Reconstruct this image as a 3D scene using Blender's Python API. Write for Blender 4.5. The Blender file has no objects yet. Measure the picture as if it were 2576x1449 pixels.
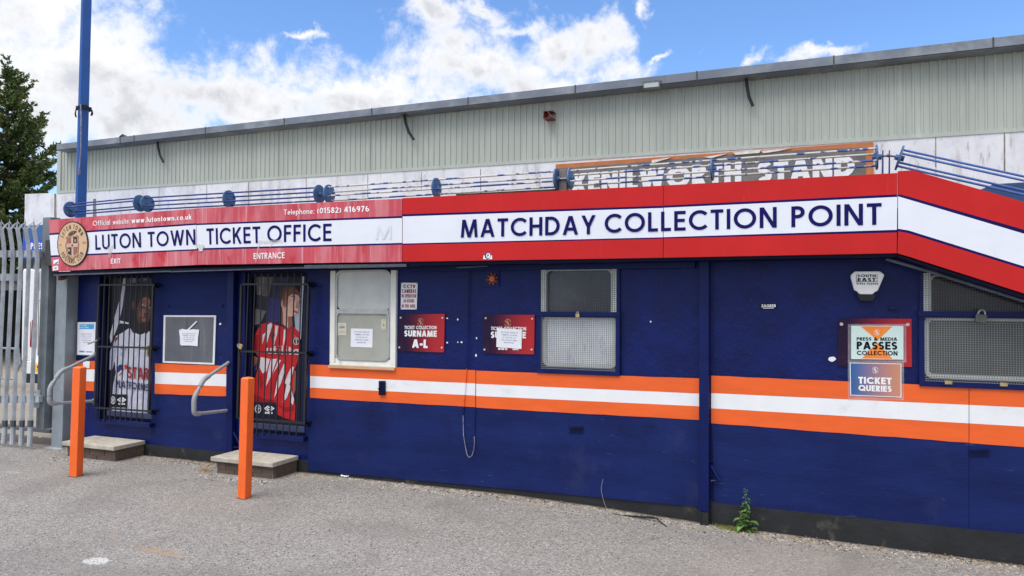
import bpy, bmesh, math, random
import numpy as np
from mathutils import Vector as V
random.seed(7)
SC = bpy.context.scene
COL = SC.collection

# ------------------------------------------------------------------ camera
PW, PH, FPX = 2576.0, 1449.0, 1900.0      # measuring frame of the photograph
YAW, PITCH, ROLL = math.radians(22.04), math.radians(1.0), math.radians(0.25)
CAM = V((0, -5.995, 1.65))
_F = V((-math.sin(YAW)*math.cos(PITCH), math.cos(YAW)*math.cos(PITCH), math.sin(PITCH)))
_R = V((math.cos(YAW), math.sin(YAW), 0)); _U = _R.cross(_F)
_R2 = _R*math.cos(ROLL) + _U*math.sin(ROLL); _U2 = -_R*math.sin(ROLL) + _U*math.cos(ROLL)
cd = bpy.data.cameras.new('camera'); co = bpy.data.objects.new('camera', cd); COL.objects.link(co)
from mathutils import Matrix
co.matrix_world = Matrix(((_R2.x, _U2.x, -_F.x, CAM.x), (_R2.y, _U2.y, -_F.y, CAM.y), (_R2.z, _U2.z, -_F.z, CAM.z), (0, 0, 0, 1)))
cd.sensor_width = 36; cd.lens = 36*FPX/PW; cd.clip_start = .05; cd.clip_end = 2000
SC.camera = co
def ray(px, py): return _F*FPX + _R2*(px-PW/2) - _U2*(py-PH/2)
def P(px, py, Y=0.0):                      # point of the plane y = Y seen at a place of the photograph
    r = ray(px, py); return CAM + r*((Y-CAM.y)/r.y)
def G(px, py, z=0.0):                      # point of the level z
    r = ray(px, py); return CAM + r*((z-CAM.z)/r.z)
def azel(px, py):
    r = ray(px, py).normalized(); return math.atan2(r.x, r.y), math.asin(r.z)

# ------------------------------------------------------------------ world, sun, exposure
SC.view_settings.view_transform = 'Standard'; SC.view_settings.look = 'None'
SC.view_settings.exposure = 0.85; SC.view_settings.gamma = 1
SUN_EL, SUN_AZ = math.radians(60), math.radians(200)     # azimuth from +Y towards +X
W = bpy.data.worlds.new('World'); SC.world = W; W.use_nodes = True
nt = W.node_tree; nt.nodes.clear()
class NG:
    def __init__(s, nt): s.nt = nt
    def n(s, t, **k):
        x = s.nt.nodes.new(t)
        for a, b in k.items(): setattr(x, a, b)
        return x
    def l(s, a, b): s.nt.links.new(a, b)
    def put(s, sock, v):
        if hasattr(v, 'links') or isinstance(v, bpy.types.NodeSocket): s.l(v, sock)
        else: sock.default_value = v
    def m(s, op, a, b=None, c=None, clamp=False):
        x = s.n('ShaderNodeMath', operation=op, use_clamp=clamp)
        s.put(x.inputs[0], a)
        if b is not None: s.put(x.inputs[1], b)
        if c is not None: s.put(x.inputs[2], c)
        return x.outputs[0]
    def mix(s, f, a, b, mode='MIX'):
        x = s.n('ShaderNodeMix', data_type='RGBA', blend_type=mode)
        s.put(x.inputs[0], f)
        s.put(x.inputs[6], a if not isinstance(a, tuple) else (*a, 1)[:4]); s.put(x.inputs[7], b if not isinstance(b, tuple) else (*b, 1)[:4])
        return x.outputs[2]
    def ss(s, v, lo, hi, a=0., b=1.):
        x = s.n('ShaderNodeMapRange', interpolation_type='SMOOTHSTEP')
        s.put(x.inputs[0], v); x.inputs[1].default_value = lo; x.inputs[2].default_value = hi; x.inputs[3].default_value = a; x.inputs[4].default_value = b
        return x.outputs[0]
    def noise(s, vec, scale, detail=4., rough=.55, dim='3D', dist=0.):
        x = s.n('ShaderNodeTexNoise', noise_dimensions=dim)
        if vec is not None: s.l(vec, x.inputs['Vector'])
        x.inputs['Scale'].default_value = scale; x.inputs['Detail'].default_value = detail; x.inputs['Roughness'].default_value = rough
        x.inputs['Distortion'].default_value = dist
        return x.outputs[0]
g = NG(nt)
sky = g.n('ShaderNodeTexSky', sky_type='NISHITA', sun_disc=False, sun_elevation=SUN_EL, sun_rotation=SUN_AZ)
sky.air_density = 1.0; sky.dust_density = .3; sky.ozone_density = 2.5
tc = g.n('ShaderNodeTexCoord'); dirv = tc.outputs['Generated']
sp = g.n('ShaderNodeSeparateXYZ'); g.l(dirv, sp.inputs[0])
az = g.m('ARCTAN2', sp.outputs[0], sp.outputs[1]); el = g.m('ARCSINE', sp.outputs[2])
CLOUDS = [(190, 190, 360, 250), (60, 40, 380, 160), (330, 330, 420, 170), (760, 280, 320, 130), (1010, 265, 300, 120), (1240, 175, 270, 100), (1075, 45, 110, 75),
          (1170, 95, 160, 75), (1430, 105, 150, 65), (1545, 165, 150, 55), (1400, 215, 300, 80), (1858, 156, 48, 22), (2035, 146, 120, 24), (600, 230, 330, 130), (740, 118, 80, 20), (1590, 25, 40, 30), (1665, 130, 80, 16), (1230, 25, 120, 40), (1330, 60, 140, 40)]
w1 = g.m('SUBTRACT', g.noise(dirv, 7, 6, .6), .5); ofs = g.n('ShaderNodeVectorMath', operation='ADD'); g.l(dirv, ofs.inputs[0]); ofs.inputs[1].default_value = (3.1, 7.7, 5.3)
w2 = g.m('SUBTRACT', g.noise(ofs.outputs[0], 9, 6, .6), .5)
az0, el0 = az, el
az = g.m('ADD', az, g.m('MULTIPLY', w1, .22)); el = g.m('ADD', el, g.m('MULTIPLY', w2, .13))
D = None
for cx, cy, rx, ry in CLOUDS:
    a0, e0 = azel(cx, cy); ra = abs(azel(cx+rx, cy)[0]-a0); re = abs(azel(cx, cy-ry)[1]-e0)
    u = g.m('DIVIDE', g.m('SUBTRACT', az, a0), ra); w = g.m('DIVIDE', g.m('SUBTRACT', el, e0), re)
    r = g.m('SQRT', g.m('ADD', g.m('MULTIPLY', u, u), g.m('MULTIPLY', w, w)))
    d = g.m('MULTIPLY', g.m('SUBTRACT', 1.0, r), min(1.0, .45+re*2.2))
    D = d if D is None else g.m('SMOOTH_MAX', D, d, .12)
az, el = az0, el0
warp = g.noise(dirv, 16, 9, .66, dist=.2)
fine = g.noise(dirv, 5, 9, .6)
D = g.m('ADD', g.m('SUBTRACT', D, .10), g.m('MULTIPLY', g.m('SUBTRACT', warp, .5), 1.35))
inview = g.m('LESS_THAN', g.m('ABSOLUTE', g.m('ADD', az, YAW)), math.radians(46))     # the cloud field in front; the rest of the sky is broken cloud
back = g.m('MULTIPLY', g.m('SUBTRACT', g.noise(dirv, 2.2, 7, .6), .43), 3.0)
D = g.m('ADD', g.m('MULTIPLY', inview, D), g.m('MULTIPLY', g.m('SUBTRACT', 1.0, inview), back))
alpha = g.ss(D, -.12, .36)
big = g.noise(dirv, 5.5, 6, .6, dist=.5); med = g.noise(dirv, 15, 8, .62, dist=.4)
shade = g.ss(g.m('ADD', g.m('MULTIPLY', big, .62), g.m('MULTIPLY', med, .38)), .42, .58)
thick = g.ss(D, .12, .60)
under = None                                                                    # grey undersides of the big heaps
for cx, cy, rx, ry in ((400, 255, 300, 85), (150, 300, 200, 60), (860, 285, 220, 55), (1240, 215, 120, 50), (1480, 150, 150, 40)):
    a0, e0 = azel(cx, cy); ra = abs(azel(cx+rx, cy)[0]-a0); re = abs(azel(cx, cy-ry)[1]-e0)
    u = g.m('DIVIDE', g.m('SUBTRACT', az, a0), ra); w = g.m('DIVIDE', g.m('SUBTRACT', el, e0), re)
    d = g.m('SUBTRACT', 1.0, g.m('SQRT', g.m('ADD', g.m('MULTIPLY', u, u), g.m('MULTIPLY', w, w))))
    under = d if under is None else g.m('MAXIMUM', under, d)
under = g.ss(g.m('ADD', under, g.m('MULTIPLY', g.m('SUBTRACT', med, .5), 1.6)), -.20, .45, 0., .9)
low = g.m('MULTIPLY', thick, g.m('MAXIMUM', under, g.m('MULTIPLY', g.m('SUBTRACT', 1.0, shade), .8)))
ccol = g.mix(low, (1.0, 1.0, 1.02), (.56, .58, .64))
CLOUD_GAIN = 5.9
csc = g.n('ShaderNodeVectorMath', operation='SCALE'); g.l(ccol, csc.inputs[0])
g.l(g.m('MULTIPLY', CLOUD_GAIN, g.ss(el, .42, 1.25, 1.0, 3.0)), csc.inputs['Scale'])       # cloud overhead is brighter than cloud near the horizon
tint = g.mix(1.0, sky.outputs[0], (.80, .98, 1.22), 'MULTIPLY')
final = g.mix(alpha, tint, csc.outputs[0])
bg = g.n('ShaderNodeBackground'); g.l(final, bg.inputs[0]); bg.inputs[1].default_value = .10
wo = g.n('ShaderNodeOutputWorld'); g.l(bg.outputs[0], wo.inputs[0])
sd = bpy.data.lights.new('sun', 'SUN'); sd.energy = 1.3; sd.angle = math.radians(40); sd.color = (1, .96, .9)
so = bpy.data.objects.new('sun', sd); COL.objects.link(so)
so.rotation_euler = V((math.sin(SUN_AZ)*math.cos(SUN_EL), math.cos(SUN_AZ)*math.cos(SUN_EL), math.sin(SUN_EL))).to_track_quat('Z', 'Y').to_euler()

# ------------------------------------------------------------------ materials
def lin(r, g_, b):
    f = lambda c: (c/255/12.92) if c/255 <= .04045 else ((c/255+.055)/1.055)**2.4
    return (f(r), f(g_), f(b))
MATS = {}
def mat(name, col, rough=.6, var=.12, scale=6., stretch=(1, 1, 1), bump=0., bscale=80., bdist=.004, metal=0., spec=.4, marks=(), grad=None, emit=0, alpha=1., coat=0.):
    """marks: (colour, noise scale, stretch, lo, hi, strength) - stains, chips and streaks with a shape of their own; grad: second printed colour across the width"""
    if name in MATS: return MATS[name]
    m = bpy.data.materials.new(name); m.use_nodes = True; t = m.node_tree; t.nodes.clear(); g = NG(t)
    b = g.n('ShaderNodeBsdfPrincipled'); o = g.n('ShaderNodeOutputMaterial'); g.l(b.outputs[0], o.inputs[0])
    tc = g.n('ShaderNodeTexCoord')
    def mp(st, off=0):
        x = g.n('ShaderNodeMapping'); g.l(tc.outputs['Object'], x.inputs[0]); x.inputs['Scale'].default_value = st; x.inputs['Location'].default_value = (off, off*.7, off*1.3)
        return x.outputs[0]
    c = tuple(max(0, v*(1-var)) for v in col); d = tuple(min(1, v*(1+var)) for v in col)
    out = g.mix(g.ss(g.noise(mp(stretch), scale, 6, .6), .3, .7), c, d)
    if grad:
        sx = g.n('ShaderNodeSeparateXYZ'); g.l(tc.outputs['Generated'], sx.inputs[0])
        out = g.mix(g.ss(sx.outputs[0], grad[1], grad[2]), out, grad[0])
    for i, (mc, ms, st, lo, hi, amt) in enumerate(marks):
        f = g.m('MULTIPLY', g.ss(g.noise(mp(st, 3.7*i+1), ms, 7, .62), lo, hi), amt)
        out = g.mix(f, out, mc)
    g.l(out, b.inputs['Base Color'])
    b.inputs['Roughness'].default_value = rough; b.inputs['Metallic'].default_value = metal
    b.inputs['Specular IOR Level'].default_value = spec
    if coat: b.inputs['Coat Weight'].default_value = coat; b.inputs['Coat Roughness'].default_value = .15
    if alpha < 1: b.inputs['Alpha'].default_value = alpha
    if bump:
        bn = g.n('ShaderNodeBump'); bn.inputs['Strength'].default_value = bump; bn.inputs['Distance'].default_value = bdist
        g.l(g.noise(mp(stretch), bscale, 5, .6), bn.inputs['Height']); g.l(bn.outputs[0], b.inputs['Normal'])
    MATS[name] = m; return m
def paint(name, r, g_, b, **k): return mat(name, lin(r, g_, b), **k)
BLUE = lin(19, 31, 97)
CH = (.10, .13, .26)
M_wall = mat('stucco_blue', lin(8, 24, 86), .42, .25, 3, bump=.5, bscale=22, bdist=.012, spec=.24, marks=((CH, 60, (1, 1, 1), .66, .72, .5), (CH, 30, (1, 1, 3), .68, .73, .5), (CH, 16, (3, 1, .3), .70, .75, .6), ((.006, .009, .05), 2.2, (1, 1, .5), .5, .75, .5)))
M_board = mat('board_blue', lin(20, 34, 86), .6, .2, 2.5, stretch=(.5, 1, 2), bump=.25, bscale=30, bdist=.008, spec=.16, marks=((CH, 18, (.35, 1, 2.2), .66, .74, .45), ((.040, .045, .12), 2.4, (1, 1, .8), .54, .76, .45), (CH, 70, (.6, 1, 1), .70, .75, .5), ((.004, .007, .04), 1.6, (1, 1, 1), .55, .75, .6)))
M_navy = mat('navy_gloss', lin(8, 24, 80), .4, .15, 8, spec=.22, bump=.15, bscale=40, marks=((CH, 40, (1, 1, .4), .70, .75, .45),))
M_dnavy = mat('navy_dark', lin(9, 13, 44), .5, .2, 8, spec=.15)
M_black = mat('black_metal', lin(30, 31, 36), .42, .2, 12, spec=.45, marks=(((.05, .03, .02), 30, (1, 1, 1), .64, .72, .5),))
M_orange = mat('orange_paint', (.80, .118, .016), .5, .07, 5, stretch=(.4, 1, 2), bump=.22, bscale=28, marks=(((.55, .07, .012), 10, (.5, 1, 2), .62, .72, .35), ((.85, .22, .07), 22, (.3, 1, 2), .7, .76, .5)))
M_white = mat('white_paint', (.80, .80, .81), .5, .03, 5, bump=.2, bscale=25, marks=(((.52, .54, .56), 7, (.6, 1, 1), .57, .74, .5), ((.42, .43, .44), 40, (1, 1, .3), .68, .74, .4)))
M_red = mat('sign_red', (.50, .020, .020), .4, .07, 2, spec=.12, marks=(((.62, .07, .06), 14, (3, 1, .25), .6, .75, .3),))
M_fred = mat('faded_red', (.52, .075, .10), .5, .12, 3, spec=.15, marks=(((.62, .24, .27), 2.0, (4, 1, .5), .38, .64, .65), ((.74, .48, .51), 4.5, (7, 1, .25), .54, .72, .5), ((.48, .018, .028), 2.6, (1.6, 1, .9), .55, .68, .8)))
M_swhite = mat('sign_white', (.72, .74, .80), .4, spec=.15, var=.03, scale=3, marks=(((.6, .61, .64), 5, (2, 1, .5), .6, .75, .35),))
M_swhite_ = mat('sign_white_', (.74, .76, .82), .35, .03, 3, marks=(((.6, .61, .64), 5, (2, 1, .5), .6, .75, .35),))
M_sline = mat('sign_navy', lin(24, 14, 78), .45, .1, 5, spec=.1)
M_letter = mat('letter_navy', lin(24, 17, 88), .45, .12, 10, spec=.1)
M_wtext = mat('white_text', (.82, .82, .82), .5, .04, 10)
M_gtext = mat('faint_grey', (.66, .68, .73), .5, .04, 10)
M_btext = mat('dark_text', lin(18, 20, 36), .5, .1, 10, spec=.1)
M_galv = mat('galvanised', lin(146, 152, 158), .5, .16, 9, metal=.35, bump=.1, bscale=60, marks=(((.20, .22, .23), 5, (1, 1, .4), .55, .75, .6), ((.25, .13, .06), 9, (1, 1, .5), .68, .76, .5)))
M_pale = mat('palisade_steel', lin(176, 182, 188), .55, .18, 7, metal=.2, bump=.1, bscale=50, marks=(((.16, .17, .18), 6, (1, 1, .3), .55, .72, .6),))
M_rail = mat('rail_grey', lin(150, 153, 156), .5, .1, 14, bump=.15, bscale=60, marks=(((.2, .2, .2), 20, (1, 1, 1), .64, .74, .5),))
M_slab = mat('concrete_slab', (.44, .40, .33), .9, .18, 14, bump=.5, bscale=120, marks=(((.2, .19, .16), 5, (1, 1, 1), .55, .72, .6),))
M_plinth = mat('bitumen', lin(34, 35, 37), .7, .25, 4, bump=.5, bscale=18, bdist=.01, marks=(((.13, .12, .09), 6, (1, 1, .7), .58, .74, .6), ((.15, .10, .04), 9, (.7, 1, 2), .66, .74, .5)))
M_alu = mat('aluminium', lin(178, 180, 176), .4, .1, 14, metal=.5, marks=(((.3, .29, .25), 12, (1, 1, .4), .6, .75, .5),))
M_wframe = mat('white_frame', lin(226, 226, 216), .5, .06, 6, marks=(((.36, .33, .24), 8, (1, 1, .5), .63, .74, .6), ((.5, .33, .2), 25, (1, 1, 1), .7, .75, .6)))
M_paper = mat('paper', (.80, .80, .84), .7, .03, 12, bump=.1, bscale=25)
M_wood = mat('bare_wood', lin(196, 158, 124), .7, .15, 20, stretch=(.3, 1, 3))

def build_mesh(name, v, f, mi, mats, parent=None, smooth=False, bevel=0, recalc=True, edge=None):
    off = V((0, 0, 0)); p = parent
    while p is not None: off += p.location; p = p.parent
    me = bpy.data.meshes.new(name)
    me.from_pydata([tuple(V(q)-off) for q in v], [], f)
    for m in (mats if isinstance(mats, (list, tuple)) else [mats]): me.materials.append(m)
    if len(me.materials) > 1: me.polygons.foreach_set('material_index', mi)
    if recalc and len(f) < 6000:
        bm = bmesh.new(); bm.from_mesh(me); bmesh.ops.recalc_face_normals(bm, faces=bm.faces); bm.to_mesh(me); bm.free()
    if smooth:
        me.polygons.foreach_set('use_smooth', [True]*len(f))
        me.set_sharp_from_angle(angle=math.radians(40))
    me.update()
    o = bpy.data.objects.new(name, me); COL.objects.link(o)
    if parent is not None: o.parent = parent
    if bevel:
        b = o.modifiers.new('bevel', 'BEVEL'); b.width = bevel; b.segments = 2; b.limit_method = 'ANGLE'
    return o

class MB:
    def __init__(s): s.v = []; s.f = []; s.m = []
    def add(s, vs, fs, mi=0):
        n = len(s.v); s.v += [V(q) for q in vs]
        for q in fs: s.f.append([i+n for i in q]); s.m.append(mi)
        return s
    def poly(s, pts, mi=0): return s.add(pts, [list(range(len(pts)))], mi)
    def box(s, x0, x1, y0, y1, z0, z1, mi=0):
        return s.add([(x0, y0, z0), (x1, y0, z0), (x1, y1, z0), (x0, y1, z0), (x0, y0, z1), (x1, y0, z1), (x1, y1, z1), (x0, y1, z1)],
                     [(3, 2, 1, 0), (4, 5, 6, 7), (0, 1, 5, 4), (1, 2, 6, 5), (2, 3, 7, 6), (3, 0, 4, 7)], mi)
    def prism(s, pts, vec, mi=0, mside=None):
        n = len(pts); pts = [V(p) for p in pts]; vec = V(vec)
        s.add(pts + [p+vec for p in pts], [], mi); b = len(s.v)-2*n
        s.f.append([b+i for i in range(n)]); s.m.append(mi); s.f.append([b+n+i for i in reversed(range(n))]); s.m.append(mi)
        for i in range(n):
            j = (i+1) % n; s.f.append([b+j, b+i, b+n+i, b+n+j]); s.m.append(mi if mside is None else mside)
        return s
    def tube(s, pts, r, n=8, mi=0, r1=None):
        pts = [V(p) for p in pts]; k = len(pts); r1 = r if r1 is None else r1; b = len(s.v); up = None
        for i, p in enumerate(pts):
            t = (pts[min(i+1, k-1)]-pts[max(i-1, 0)]).normalized()
            if up is None: up = t.orthogonal().normalized()
            else: up = (up-t*up.dot(t)).normalized()
            w = t.cross(up); rr = r+(r1-r)*i/max(1, k-1)
            for j in range(n): a = 2*math.pi*(j+.5)/n; s.v.append(p+up*(math.cos(a)*rr)+w*(math.sin(a)*rr))
        for i in range(k-1):
            for j in range(n):
                q = (j+1) % n; s.f.append([b+i*n+j, b+i*n+q, b+(i+1)*n+q, b+(i+1)*n+j]); s.m.append(mi)
        s.f.append([b+j for j in reversed(range(n))]); s.m.append(mi); s.f.append([b+(k-1)*n+j for j in range(n)]); s.m.append(mi)
        return s
    def disc(s, c, U, W, n=32, vec=None, mi=0, a0=0., a1=2*math.pi):
        pts = [V(c)+V(U)*math.cos(a0+(a1-a0)*i/n)+V(W)*math.sin(a0+(a1-a0)*i/n) for i in range(n)]
        return s.prism(pts, vec, mi) if vec is not None else s.poly(pts, mi)
    def ball(s, c, r, n=8, mi=0, sz=1.):
        b = len(s.v); c = V(c); k = n//2
        for i in range(1, k):
            a = math.pi*i/k
            for j in range(n): t = 2*math.pi*j/n; s.v.append(c+V((r*math.sin(a)*math.cos(t), r*math.sin(a)*math.sin(t), r*sz*math.cos(a))))
        s.v += [c+V((0, 0, r*sz)), c-V((0, 0, r*sz))]; T = len(s.v)-2
        for i in range(k-2):
            for j in range(n): q = (j+1) % n; s.f.append([b+i*n+j, b+(i+1)*n+j, b+(i+1)*n+q, b+i*n+q]); s.m.append(mi)
        for j in range(n):
            q = (j+1) % n; s.f.append([T, b+j, b+q]); s.m.append(mi); s.f.append([T+1, b+(k-2)*n+q, b+(k-2)*n+j]); s.m.append(mi)
        return s
    def build(s, name, mats, parent=None, smooth=False, bevel=0, recalc=True): return build_mesh(name, s.v, s.f, s.m, mats, parent, smooth, bevel, recalc)

def tag(o, label=None, cat=None, group=None, kind=None):
    if label: o['label'] = label
    if cat: o['category'] = cat
    if group: o['group'] = group
    if kind: o['kind'] = kind
    return o
def thing(name, label, cat, loc=(0, 0, 0), group=None):
    o = bpy.data.objects.new(name, None); o.empty_display_size = .1; COL.objects.link(o); o.location = loc
    return tag(o, label, cat, group)
def rect(x0, y0, x1, y1, Y): return [P(x0, y1, Y), P(x1, y1, Y), P(x1, y0, Y), P(x0, y0, Y)]
def quad(tl, tr, br, bl, Y): return [P(*bl, Y), P(*br, Y), P(*tr, Y), P(*tl, Y)]

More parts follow.
